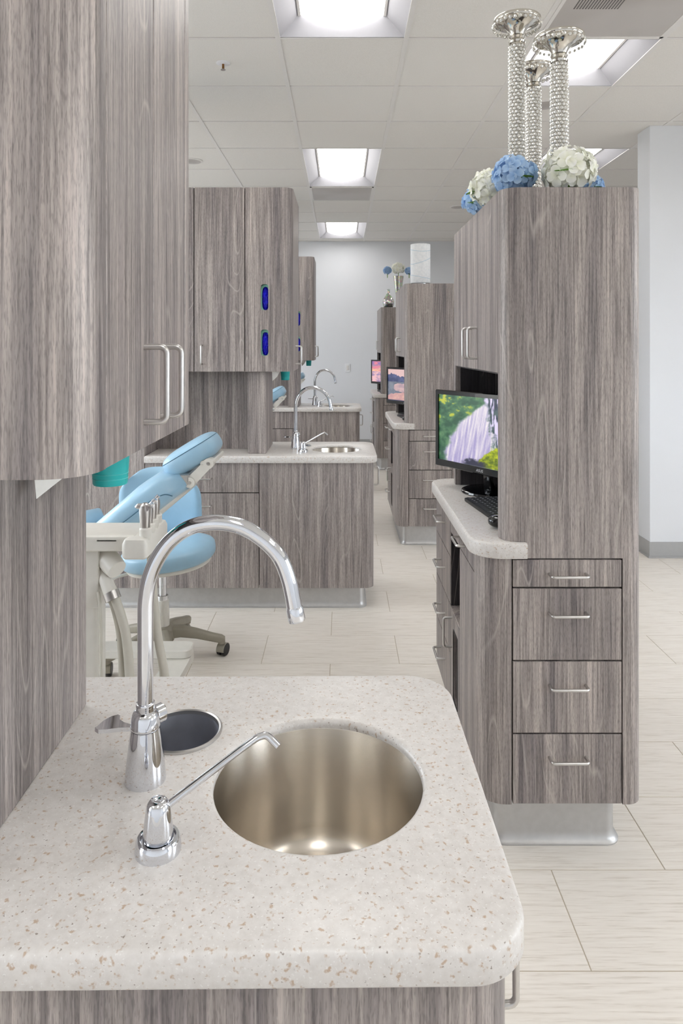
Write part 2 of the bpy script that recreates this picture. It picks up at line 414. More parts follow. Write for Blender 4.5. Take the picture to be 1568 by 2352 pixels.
for ci in range(c0, c1):
    for ri in range(r0, r1):
        if (ci, ri) in used: continue
        xa, xb = max(GX0 + ci * G, XL), min(GX0 + (ci + 1) * G, XR); ya, yb = max(GY0 + ri * G, YF), min(GY0 + (ri + 1) * G, YB)
        full = abs(xb - xa - G) < 1e-4 and abs(yb - ya - G) < 1e-4
        cx, cy = (xa + xb) / 2, (ya + yb) / 2
        vis = cy > 2.4 and abs(cx) < 0.52 * cy + 0.4
        if vis:
            if full and ct_me is not None:
                o = bpy.data.objects.new('ceiling_tile', ct_me); C.objects.link(o); o.parent = ceil; o.location = (cx, cy, CEIL)
            else:
                b = B().box(xa - cx + 0.010, xb - cx - 0.010, ya - cy + 0.010, yb - cy - 0.010, 0.0, 0.016, 0.002)
                o = b.build('ceiling_tile', 'ceiling_board', ceil); o.location = (cx, cy, CEIL)
                if full: ct_me = o.data
        else: restc.box(xa + 0.010, xb - 0.010, ya + 0.010, yb - 0.010, CEIL, CEIL + 0.016)
restc.build('far_ceiling_tiles', 'ceiling_board', ceil, kind='stuff')
def in_light(ci, ri): return (ci, ri) in used
for ci in range(c0 + 1, c1):
    x = GX0 + ci * G
    if XL < x < XR: B().box(x - 0.0115, x + 0.0115, YF, YB, CEIL - 0.003, CEIL + 0.012).build('grid_bar', 'grid_white', ceil)
both = {(c_, r_ + 1) for c_, r_ in lights24}
for ri in range(r0 + 1, r1):
    y = GY0 + ri * G; run = None
    cross = B(); any_ = False
    for ci in range(c0, c1):
        if (ci, ri) in both: continue
        xa, xb = max(GX0 + ci * G + 0.0115, XL), min(GX0 + (ci + 1) * G - 0.0115, XR)
        cross.box(xa, xb, y - 0.006, y + 0.006, CEIL - 0.002, CEIL + 0.010); any_ = True
    if any_: cross.build('grid_cross_bar', 'grid_white', ceil)
wa = B().box(XL, XR, YB - 0.022, YB, CEIL - 0.003, CEIL + 0.01); wa.build('wall_angle', 'grid_white', ceil)

# recessed lights
def make_troffer(ci, ri, rows_, label, group):
    cx = GX0 + (ci + 0.5) * G; cy = GY0 + (ri + rows_ / 2) * G
    L = rows_ * G / 2 - 0.012; W = G / 2 - 0.012; hw = 0.198; d = 0.085; he = L - 0.055
    t_ = thing('ceiling_light', label, 'light', (cx, cy, CEIL), group)
    b = B()
    z = CEIL
    o_ = [(-W, -L, z), (W, -L, z), (W, L, z), (-W, L, z)]; i_ = [(-hw, -he, z + d), (hw, -he, z + d), (hw, he, z + d), (-hw, he, z + d)]
    m = Matrix.Translation((cx, cy, 0))
    b.add(o_ + i_, [(k, (k + 1) % 4, 4 + (k + 1) % 4, 4 + k) for k in range(4)], m)
    # outer can, closed above
    b.add([(x * 1.0, y, z) for x, y in ((-W - 0.004, -L - 0.004), (W + 0.004, -L - 0.004), (W + 0.004, L + 0.004), (-W - 0.004, L + 0.004))] +
          [(x, y, z + 0.115) for x, y in ((-W - 0.004, -L - 0.004), (W + 0.004, -L - 0.004), (W + 0.004, L + 0.004), (-W - 0.004, L + 0.004))],
          [(0, 1, 5, 4), (1, 2, 6, 5), (2, 3, 7, 6), (3, 0, 4, 7), (4, 5, 6, 7)], m)
    b.build('reflector', 'reflector_grey', t_, recalc=False)
    for sx in (-1, 1): B().box(cx + sx * hw - 0.006, cx + sx * hw + 0.006, cy - he, cy + he, z + d - 0.012, z + d - 0.002).build('lens_rail', 'grid_white', t_)
    n = 12; prof = []
    for k in range(n + 1):
        x = -hw + 2 * hw * k / n; prof.append((x, z + d - 0.004 - 0.052 * (1 - (x / hw) ** 2)))
    r_a = [(cx + x, cy - he + 0.004, zz) for x, zz in prof]; r_b = [(cx + x, cy + he - 0.004, zz) for x, zz in prof]
    le = B(); nn = len(prof)
    le.add(r_a + r_b, [(k, k + 1, nn + k + 1, nn + k) for k in range(nn - 1)] + [tuple(range(nn)), tuple(range(2 * nn - 1, nn - 1, -1))])
    le.build('lens', 'lens', t_)
    return t_
tl = {(0, -2): 'long recessed ceiling light nearest above the sink counter with big steel bowl', (0, 3): 'long recessed ceiling light beside the stained air grille', (0, 8): 'long recessed ceiling light next to the white end wall'}
for c_, r_ in lights24: make_troffer(c_, r_, 2, tl.get((c_, r_), 'long recessed troffer light out over the other rows'), 'long troffer ceiling lights')
ts = {(2, 0): 'square recessed ceiling light touching the large perforated air grille', (3, 3): 'square recessed ceiling light showing low behind the crystal pillars'}
for c_, r_ in lights22: make_troffer(c_, r_, 1, ts.get((c_, r_), 'square recessed troffer light along the side aisle'), 'square troffer ceiling lights')
for (ci, ri), lab in zip(grilles, ('large perforated grey return air grille above the crystal pillars', 'perforated return air grille with brownish dust stain in its middle')):
    cx, cy = GX0 + (ci + 0.5) * G, GY0 + (ri + 0.5) * G
    t_ = thing('air_grille', lab, 'vent', (cx, cy, CEIL), 'ceiling air grilles')
    h = G / 2 - 0.012
    B().box(cx - h + 0.016, cx + h - 0.016, cy - h + 0.016, cy + h - 0.016, CEIL - 0.004, CEIL + 0.01).build('perforated_face', 'perforated', t_)
    if ci == 2:
        sl = B()
        for q in range(16): sl.box(1.000 + 0.0125 * q, 1.0055 + 0.0125 * q, 2.78, 2.99, CEIL - 0.0048, CEIL - 0.0041)
        sl.build('damper_slots', 'dark_slot', t_, kind='stuff')
    fr = B()
    fr.box(cx - h, cx + h, cy - h, cy - h + 0.016, CEIL - 0.006, CEIL + 0.01); fr.box(cx - h, cx + h, cy + h - 0.016, cy + h, CEIL - 0.006, CEIL + 0.01)
    fr.box(cx - h, cx - h + 0.016, cy - h, cy + h, CEIL - 0.006, CEIL + 0.01); fr.box(cx + h - 0.016, cx + h, cy - h, cy + h, CEIL - 0.006, CEIL + 0.01)
    fr.build('frame', 'grid_white', t_)
t_ = thing('sprinkler', 'small white fire sprinkler head with metal pendant under its cup', 'sprinkler', (-0.61, 3.57, CEIL))
B().lathe([(0.036, 0.0), (0.036, -0.003), (0.030, -0.006), (0.016, -0.006)], (-0.61, 3.57, CEIL), 24).build('cup', 'fixture_white', t_)
B().tube([(-0.61, 3.57, CEIL), (-0.61, 3.57, CEIL - 0.03)], 0.006, 8).build('stem', 'brass', t_)
B().lathe([(0.004, -0.03), (0.013, -0.034), (0.013, -0.036)], (-0.61, 3.57, CEIL), 12).build('deflector', 'satin', t_)
for x, y, lab in ((-1.18, 5.45, 'round white ceiling speaker beside the tall wood door fronts'), (1.22, 7.25, 'round white ceiling speaker near the blue and white hydrangeas'), (1.23, 4.18, 'round grey ceiling speaker seen behind crystal pillars')):
    t_ = thing('ceiling_speaker', lab, 'speaker', (x, y, CEIL), 'round ceiling speakers')
    B().lathe([(0.088, 0.0), (0.088, -0.004), (0.080, -0.008)], (x, y, CEIL), 32).build('rim', 'grid_white', t_)
    B().lathe([(0.080, -0.0075), (0.04, -0.0105), (0.002, -0.011)], (x, y, CEIL), 32).build('grille', 'perforated', t_)
t_ = thing('light_switch', 'white rocker light switch plate on the white end wall', 'switch', (0.085, YB, 1.04))
B().box(0.048, 0.122, YB - 0.006, YB, 1.04, 1.155, 0.003).build('plate', 'switch_white', t_)
B().box(0.069, 0.101, YB - 0.012, YB - 0.005, 1.066, 1.13, 0.003).build('rocker', 'grid_white', t_)

# ------------------------------------------------------------------ sink station (unit frame: y = 0 at the counter front)
CZ0, CZ1 = 0.7825, 0.8194
def sink_station():
    R = []
    # base cabinet
    t_ = thing('sink_base_cabinet', '', 'cabinet', (-0.43, 0.28, 0)); R.append(t_)
    x0, xr, yf, yb, zb, zt = -1.042, 0.172, 0.018, 0.545, 0.118, CZ0 - 0.001
    th = 0.018
    b = B(); xi = xr - th - 0.001; yi = yf + th + 0.001
    b.box(x0, xi - 0.03, yi + 0.03, yb - 0.013, zb, zb + 0.016); b.box(x0, x0 + 0.016, yi, yb - 0.013, zb + 0.016, zt)
    b.box(x0 + 0.016, -0.39, yi, yi + 0.012, zb + 0.016, zt); b.box(xi - 0.012, xi, 0.070, yb - 0.013, zb + 0.016, zt)
    b.box(-0.44, -0.424, yi + 0.012, yb - 0.013, zb + 0.016, zt)
    b.build('carcass', 'wood_dark', t_)  # dark colour puts the shade of the front gaps into the wood
    B().prism(rrect(x0, xr, yb - 0.0125, yb, 0), zb, zt).build('back_panel', 'wood', t_)
    r = 0.05
    out = [(-0.4340, yf)] + arc(xr - r, yf + r, r, -PI / 2, 0) + [(xr, 0.083)]
    inn = [(-0.4340, yf + th)] + arc(xr - r, yf + r, r - th, -PI / 2, 0) + [(xr - th, 0.083)]
    pr = out + inn[::-1]
    b = B()
    n = len(out)
    for z0, z1 in ((zb, zt),):
        vs_ = [(x, y, z0) for x, y in out] + [(x, y, z0) for x, y in inn] + [(x, y, z1) for x, y in out] + [(x, y, z1) for x, y in inn]
        fs = []
        for i in range(n - 1):
            fs += [(i, i + 1, 2 * n + i + 1, 2 * n + i), (n + i, 3 * n + i, 3 * n + i + 1, n + i + 1), (i, n + i, n + i + 1, i + 1), (2 * n + i, 2 * n + i + 1, 3 * n + i + 1, 3 * n + i)]
        fs += [(0, 2 * n, 3 * n, n), (n - 1, 2 * n - 1, 4 * n - 1, 3 * n - 1)]
        b.add(vs_, fs)
    b.build('curved_front_panel', 'wood', t_)
    for z0, z1, hz in ((0.6245, zt - 0.002, 0.70), (zb, 0.620, 0.557)):
        d = B().box(x0 + 0.002, -0.4385, yf, yf + th, z0, z1, 0.0012).build('drawer_front', 'wood', t_)
        handle(d, (-0.74, yf, hz), (1, 0, 0), (0, -1, 0))
    d = B().box(xr - th, xr, 0.086, 0.532, zb, zt, 0.0012).build('door', 'wood', t_)
    handle(d, (xr, 0.131, 0.693), (0, 0, 1), (1, 0, 0))
    plinth(t_, x0 + 0.015, 0.122, yf + 0.05, 0.50, zb, (0, 0.03, 0.03, 0))
    # countertop with bowl cut-out and waste hole
    t_ = thing('countertop', '', 'countertop', (-0.43, 0.28, CZ0)); R.append(t_)
    zs = [CZ0, CZ0 + 0.004, CZ1 - 0.0125, CZ1 - 0.0120, CZ1 - 0.009, CZ1 - 0.006, CZ1 - 0.0035, CZ1 - 0.001, CZ1]; ins = [0.003, 0, 0, 0, 0, 0.0004, 0.0012, 0.004, 0.008]
    lay = [rrect(-1.042, 0.190, 0.0, 0.562, (0.004, 0.062, 0.075, 0.004), 14, i_) for i_ in ins]
    rs, rw = 0.140, 0.056
    h1 = [circ(-0.028, 0.272, rs + e, 72) for e in (0.014, 0.014, 0.014, 0.0, 0.0, 0.0, 0.0015, 0.004, 0.007)]
    h2 = [circ(-0.236, 0.382, rw + e, 48) for e in (0,) * 9]
    B().plate(lay, [h1, h2], zs).build('slab', 'counter', t_, 40)
    # bowl
    t_ = thing('round_sink', '', 'sink', (-0.028, 0.272, CZ0 - 0.165)); R.append(t_)
    c = (-0.028, 0.272, 0); zb_ = CZ0 - 0.160
    prof = [(0.1525, CZ1 - 0.0132), (0.1450, CZ1 - 0.0132), (0.1435, CZ1 - 0.016), (0.143, zb_ + 0.030), (0.140, zb_ + 0.018), (0.133, zb_ + 0.008), (0.122, zb_ + 0.002), (0.108, zb_), (0.05, zb_ - 0.002), (0.028, zb_ - 0.004)]
    B().lathe(prof, c, 96, False, False).build('bowl', 'sink_steel', t_, 60)
    B().lathe([(0.030, zb_ - 0.003), (0.028, zb_ - 0.001), (0.024, zb_ - 0.004), (0.012, zb_ - 0.005), (0.001, zb_ - 0.004)], c, 32, False, True).build('drain', 'satin', t_)
    # waste chute
    t_ = thing('waste_chute', '', 'waste chute', (-0.236, 0.382, CZ1)); R.append(t_)
    c = (-0.236, 0.382, 0)
    B().lathe([(0.0600, CZ1 + 0.0003), (0.0600, CZ1 + 0.003), (0.0575, CZ1 + 0.0042), (0.0550, CZ1 + 0.003), (0.0545, CZ1 - 0.004), (0.0555, CZ1 - 0.004)], c, 48, False, False).build('rim', 'satin', t_, 50)
    B().lathe([(0.0545, CZ1 - 0.002), (0.0540, CZ1 - 0.10), (0.0535, CZ1 - 0.12)], c, 48, False, True).build('tube', 'dark_steel', t_, 50)
    # faucet
    fx, fy = -0.2597, 0.267
    t_ = thing('gooseneck_faucet', '', 'faucet', (fx, fy, CZ1)); R.append(t_)
    c = (fx, fy, CZ1)
    B().lathe([(0.0268, 0.0), (0.0272, 0.002), (0.0262, 0.012), (0.0236, 0.036), (0.0205, 0.060), (0.0192, 0.068), (0.0190, 0.070)], c, 48).build('body', 'chrome', t_, 50)
    B().lathe([(0.0186, 0.0702), (0.0196, 0.0715), (0.0196, 0.0735), (0.0190, 0.076), (0.0182, 0.086), (0.0160, 0.0915), (0.0125, 0.0935), (0.0122, 0.099), (0.0128, 0.1005), (0.0122, 0.1035), (0.0105, 0.104)], c, 48).build('collar', 'chrome', t_, 50)
    Dp = 0.93
    pp = [(338, 1630), (338, 1500), (338, 1420), (339, 1375), (347, 1328), (366, 1281), (398, 1238), (443, 1208), (500, 1197), (556, 1205), (605, 1232), (645, 1272), (667, 1325), (680, 1388)]
    path = []
    for k, (px, py) in enumerate(pp): path.append((fx + (px - 338) * Dp / F_PX, fy - 0.012 * max(0, (px - 338)) / 342, CAM_H - (py - Y_HOR) * Dp / F_PX))
    path = catmull(path, 6)
    B().tube(path, 0.0104, 20).build('spout', 'chrome', t_, 60)
    e = path[-1]; d = (path[-1] - path[-3]).normalized()
    B().tube([e - d * 0.002, e + d * 0.001, e + d * 0.015, e + d * 0.0175], [0.0104, 0.0116, 0.0118, 0.0108], 24).build('aerator', 'chrome', t_, 40)
    # lever : hub behind the collar, notched paddle out to the side
    B().tube([(fx + 0.004, fy + 0.010, CZ1 + 0.078), (fx + 0.016, fy + 0.024, CZ1 + 0.078), (fx + 0.0185, fy + 0.0265, CZ1 + 0.078)], [0.0125, 0.0125, 0.009], 20).build('lever_hub', 'chrome', t_, 40)
    ol = [(-0.008, 0.004), (-0.022, 0.0065), (-0.034, 0.0095), (-0.041, 0.0135), (-0.0435, 0.019), (-0.047, 0.0205), (-0.054, 0.0175), (-0.0605, 0.011), (-0.0645, 0.002), (-0.064, -0.004), (-0.058, -0.007), (-0.048, -0.006), (-0.034, -0.003), (-0.020, -0.002), (-0.008, -0.004)]
    rings = [[(fx + x * 1.05, fy + 0.006 + y * 1.7, CZ1 + z + 0.058 - x * 0.05 + (0.004 if k > 8 else 0)) for k, (x, y) in enumerate(ol)] for z in (0.0, 0.0055)]
    B().loft(rings).build('lever', 'chrome', t_, 40)
    # small tap (filtered-water / soap style pump)
    sx, sy = -0.2098, 0.137
    t_ = thing('pump_dispenser', '', 'dispenser', (sx, sy, CZ1)); R.append(t_)
    c = (sx, sy, CZ1)
    B().lathe([(0.0262, 0.0), (0.0265, 0.003), (0.0250, 0.013), (0.0235, 0.0155), (0.0205, 0.0155), (0.0190, 0.0125)], c, 40).build('base_ring', 'chrome', t_, 40)
    B().lathe([(0.0172, 0.008), (0.0175, 0.018), (0.0160, 0.032), (0.0140, 0.046), (0.0125, 0.0535), (0.0095, 0.0575), (0.0045, 0.0585), (0.003, 0.0575), (0.0006, 0.0572)], c, 40).build('body', 'chrome', t_, 50)
    pth = catmull([(sx + 0.008, sy + 0.003, CZ1 + 0.047), (sx + 0.018, sy + 0.008, CZ1 + 0.053), (sx + 0.060, sy + 0.029, CZ1 + 0.075), (sx + 0.100, sy + 0.048, CZ1 + 0.0955), (sx + 0.112, sy + 0.054, CZ1 + 0.0995), (sx + 0.121, sy + 0.056, CZ1 + 0.0985), (sx + 0.134, sy + 0.052, CZ1 + 0.0885)], 5)
    B().tube(pth, 0.0042, 14).build('spout', 'chrome', t_, 60)
    # divider post and backsplash stand on the counter, under the upper cabinet
    UZ0, UZ1 = 1.264, 2.247
    t_ = thing('divider_panel', '', 'panel', (-0.465, 0.30, CZ1)); R.append(t_)
    B().box(-0.505, -0.408, 0.088, 0.462, CZ1 + 0.0005, UZ0 - 0.0005, 0.0015).build('post', 'wood', t_)
    B().box(-1.042, -0.506, 0.270, 0.290, CZ1 + 0.0005, UZ0 - 0.0005).build('backsplash', 'wood', t_)
    # upper cabinet
    t_ = thing('upper_cabinet', '', 'cabinet', (-0.65, 0.29, UZ0)); R.append(t_)
    x0, xr, yf, yb = -1.042, -0.260, 0.043, 0.545; r = 0.052
    b = B(); b.box(x0, xr - th - 0.001, yf + 0.085, yb - 0.026, UZ0 + 0.001, UZ1 - 0.001)
    ol = [(x0, yf + th + 0.001), (xr - r, yf + th + 0.001)] + arc(xr - r, yf + r, r - th - 0.001, -PI / 2, 0)[1:] + [(xr - th - 0.001, yf + 0.088), (x0, yf + 0.088)]
    b.prism(ol, UZ0 + 0.001, UZ0 + 0.02); b.prism(ol, UZ1 - 0.02, UZ1 - 0.001)
    for zz in (1.318, 1.560): b.box(-0.51, -0.34, yf + th + 0.001, yf + 0.086, zz, zz + 0.008)
    b.build('carcass', 'wood_dark', t_)  # darkened so the shaded gaps between doors come out black
    xs = xr - r - 0.010
    b = B()
    slots = [(1.3485, 1.4885), (1.5925, 1.7305)]
    lay = rrect(-0.5135, xs, UZ0, UZ1, 0); hl = []
    for z0, z1 in slots: hl.append(rrect(-0.4305, -0.390, z0, z1, 0.014, 6))
    mt = Matrix(((1, 0, 0, 0), (0, 0, 1, 0), (0, 1, 0, 0), (0, 0, 0, 1)))
    b.plate([lay, lay], [[h_, h_] for h_ in hl], [yf, yf + th], mt)
    out = [(xs, yf)] + arc(xr - r, yf + r, r, -PI / 2, 0) + [(xr, yf + r + 0.012)]
    inn = [(xs, yf + th)] + arc(xr - r, yf + r, r - th, -PI / 2, 0) + [(xr - th, yf + r + 0.012)]
    n = len(out); z0, z1 = UZ0, UZ1
    vs_ = [(x, y, z0) for x, y in out] + [(x, y, z0) for x, y in inn] + [(x, y, z1) for x, y in out] + [(x, y, z1) for x, y in inn]; fs = []
    for i in range(n - 1):
        fs += [(i, i + 1, 2 * n + i + 1, 2 * n + i), (n + i, 3 * n + i, 3 * n + i + 1, n + i + 1), (i, n + i, n + i + 1, i + 1), (2 * n + i, 2 * n + i + 1, 3 * n + i + 1, 3 * n + i)]
    fs += [(n - 1, 2 * n - 1, 4 * n - 1, 3 * n - 1)]
    b.add(vs_, fs); b.build('glove_panel', 'wood', t_)
    for xa, xb, hx in ((-0.7840, -0.5182, -0.744), (x0 + 0.001, -0.7888, -0.83)):
        d = B().box(xa, xb, yf, yf + th, UZ0, UZ1, 0.0012).build('door', 'wood', t_)
        handle(d, (hx, yf, 1.355), (0, 0, 1), (0, -1, 0))
    for ya, yb_, hy in ((yf + r + 0.0150, 0.3080, 0.262), (0.3110, 0.512, 0.350)):
        d = B().box(xr - th, xr, ya, yb_, UZ0, UZ1, 0.0012).build('door', 'wood', t_)
        handle(d, (xr, hy, 1.349), (0, 0, 1), (1, 0, 0))
    B().box(x0, xr, 0.5150, yb, UZ0, UZ1, 0.0012).build('back_panel', 'wood', t_)
    # glove boxes behind the slots
    for k, (z0, z1) in enumerate(slots):
        zb0 = 1.3265 if k == 0 else 1.5685
        t_ = thing('glove_box', ('lower' if k == 0 else 'upper'), 'glove box', (-0.425, 0.095, zb0)); R.append(t_)
        b = B()
        lay = rrect(-0.490, -0.360, zb0, zb0 + 0.225, 0)
        cxm = -0.4105; czm = (z0 + z1) / 2
        sp = lambda q, e: math.copysign(abs(q) ** e, q)
        el = [(cxm + 0.003 + 0.0185 * sp(math.cos(a), 0.6), czm - 0.006 + 0.0625 * sp(math.sin(a), 0.75)) for a in [2 * PI * q / 40 for q in range(40)]]
        yf2 = yf + th + 0.002
        b.plate([lay, lay], [[el, el]], [yf2, yf2 + 0.001], mt)
        b.box(-0.490, -0.360, yf2 + 0.030, yf2 + 0.058, zb0, zb0 + 0.225)
        for xa, xb in ((-0.490, -0.489), (-0.361, -0.360)): b.box(xa, xb, yf2, yf2 + 0.03, zb0, zb0 + 0.225)
        b.build('carton', 'mint_card', t_)
        rnd = random.Random(k); rings = []
        nu, nv = 14, 22
        vs_ = []; fs = []
        for j in range(nv + 1):
            for i in range(nu + 1):
                u, v_ = i / nu * 2 - 1, j / nv * 2 - 1
                ex = 0.003 + 0.0182 * u * math.sqrt(max(0, 1 - 0.30 * v_ ** 4)); ez = -0.006 + 0.0622 * v_ * math.sqrt(max(0, 1 - 0.35 * u * u))
                dome = 0.016 * max(0, 1 - u * u * 0.8 - v_ * v_ * 0.8) + rnd.uniform(-0.004, 0.004)
                vs_.append((cxm + ex, yf2 + 0.006 - dome, czm + ez))
        for j in range(nv):
            for i in range(nu):
                a = j * (nu + 1) + i; fs.append((a, a + 1, a + nu + 2, a + nu + 1))
        B().add(vs_, fs).build('gloves', 'glove_blue', t_, 20)
    # cup in a dispenser under the cabinet
    t_ = thing('cup_dispenser', '', 'cup', (-0.322, 0.315, 1.206)); R.append(t_)
    c = (-0.322, 0.315, 0)
    B().lathe([(0.0205, 1.208), (0.0225, 1.206), (0.0236, 1.208), (0.0268, 1.256), (0.0285, 1.2632), (0.0255, 1.2632), (0.0215, 1.211)], c, 32, True, False).build('cup', 'teal', t_, 50)
    for zz, rr in ((1.215, 0.0246), (1.222, 0.0251), (1.2575, 0.0275)):
        B().lathe([(rr - 0.0008, zz - 0.0007), (rr, zz), (rr - 0.0006, zz + 0.0007)], c, 32, False, False).build('ridge', 'teal_rim', t_)
    # corner of paper towel poking out below
    t_ = thing('paper_towel', '', 'paper towel', (-0.378, 0.235, 1.2635)); R.append(t_)
    B().add([(-0.388, 0.215, 1.2635), (-0.345, 0.272, 1.2635), (-0.386, 0.222, 1.2055), (-0.364, 0.247, 1.2260), (-0.3875, 0.2144, 1.2635), (-0.3445, 0.2714, 1.2635), (-0.3855, 0.2214, 1.2055), (-0.3635, 0.2464, 1.2260)],
            [(0, 3, 1), (0, 2, 3), (4, 5, 7), (4, 7, 6), (0, 1, 5, 4), (0, 4, 6, 2), (2, 6, 7, 3), (3, 7, 5, 1)]).build('sheet', 'paper', t_)
    # tall cabinet beyond the counter end
    t_ = thing('tall_cabinet', '', 'cabinet', (-1.4, 0.28, 0)); R.append(t_)
    B().box(-1.80, -1.0435, 0.037, 0.545, 0.118, UZ1).build('carcass', 'wood', t_)
    for xa, xb in ((-1.80, -1.4225), (-1.4195, -1.0435)):
        d = B().box(xa, xb, 0.018, 0.036, 0.118, UZ1, 0.0012).build('door', 'wood', t_)
        handle(d, (-1.46 if xa < -1.5 else -1.38, 0.018, 1.35), (0, 0, 1), (0, -1, 0), 0.16)
    plinth(t_, -1.76, -1.0585, 0.068, 0.50, 0.118, (0.03, 0, 0, 0.03))
    return R
KEYS = ['station facing the console topped with crystal pillars', 'station facing the console topped with white cylinder lamp', 'station next to the white end wall']
SHORT = ['by the crystal pillar console', 'opposite the white cylinder lamp', 'next to the white end wall']
def relabel_sink(objs, k):
    s_ = SHORT[k]
    for o in objs:
        n_ = o.name.split('.')[0]
        lab = {'sink_base_cabinet': 'grey wood sink base cabinet with rounded corner ', 'countertop': 'cream speckled sink countertop with rounded corners ',
               'round_sink': 'round brushed steel sink bowl sunk in counter ', 'waste_chute': 'round steel-rimmed waste hole in sink counter ',
               'gooseneck_faucet': 'tall chrome gooseneck faucet with side lever ', 'pump_dispenser': 'small chrome dispenser with long thin slanted spout ',
               'divider_panel': 'wood divider post and backsplash on sink counter ', 'upper_cabinet': 'grey wood upper cabinet with glove slots ',
               'cup_dispenser': 'teal cup hanging below upper cabinet ', 'paper_towel': 'white paper towel corner below upper cabinet ',
               'tall_cabinet': 'tall grey wood cabinet at the end of sink counter '}.get(n_)
        if n_ == 'glove_box':
            up = o['_up']; lab = 'mint box of blue gloves in %s slot of cabinet ' % up
        o['label'] = lab + s_
        o['group'] = {'sink_base_cabinet': 'sink base cabinets', 'countertop': 'sink countertops', 'round_sink': 'round sinks', 'waste_chute': 'waste holes', 'gooseneck_faucet': 'gooseneck faucets', 'pump_dispenser': 'pump dispensers',
                      'divider_panel': 'divider panels', 'upper_cabinet': 'upper cabinets', 'cup_dispenser': 'teal cups', 'paper_towel': 'paper towels', 'tall_cabinet': 'tall cabinets', 'glove_box': 'boxes of blue gloves'}[n_]
def place(objs, y0, rot=0.0, x0=0.0):
    Rm = Matrix.Rotation(rot, 3, 'Z')
    for o in objs:
        p = Rm @ Vector(o['_base']); o.location = (p.x + x0, p.y + y0, p.z); o.rotation_euler[2] = rot + o.get('_rz', 0.0)
proto = sink_station()
for o in proto:
    o['_base'] = tuple(o.location)
    if o.name.startswith('glove_box'): o['_up'] = o['label']
sets = [proto] + [[cp(o) for o in proto] for _ in range(2)]
LY = [0.663, 3.649, 6.50]
for k, objs in enumerate(sets):
    relabel_sink(objs, k); place(objs, LY[k], math.radians(0.6) if k == 0 else 0.0)

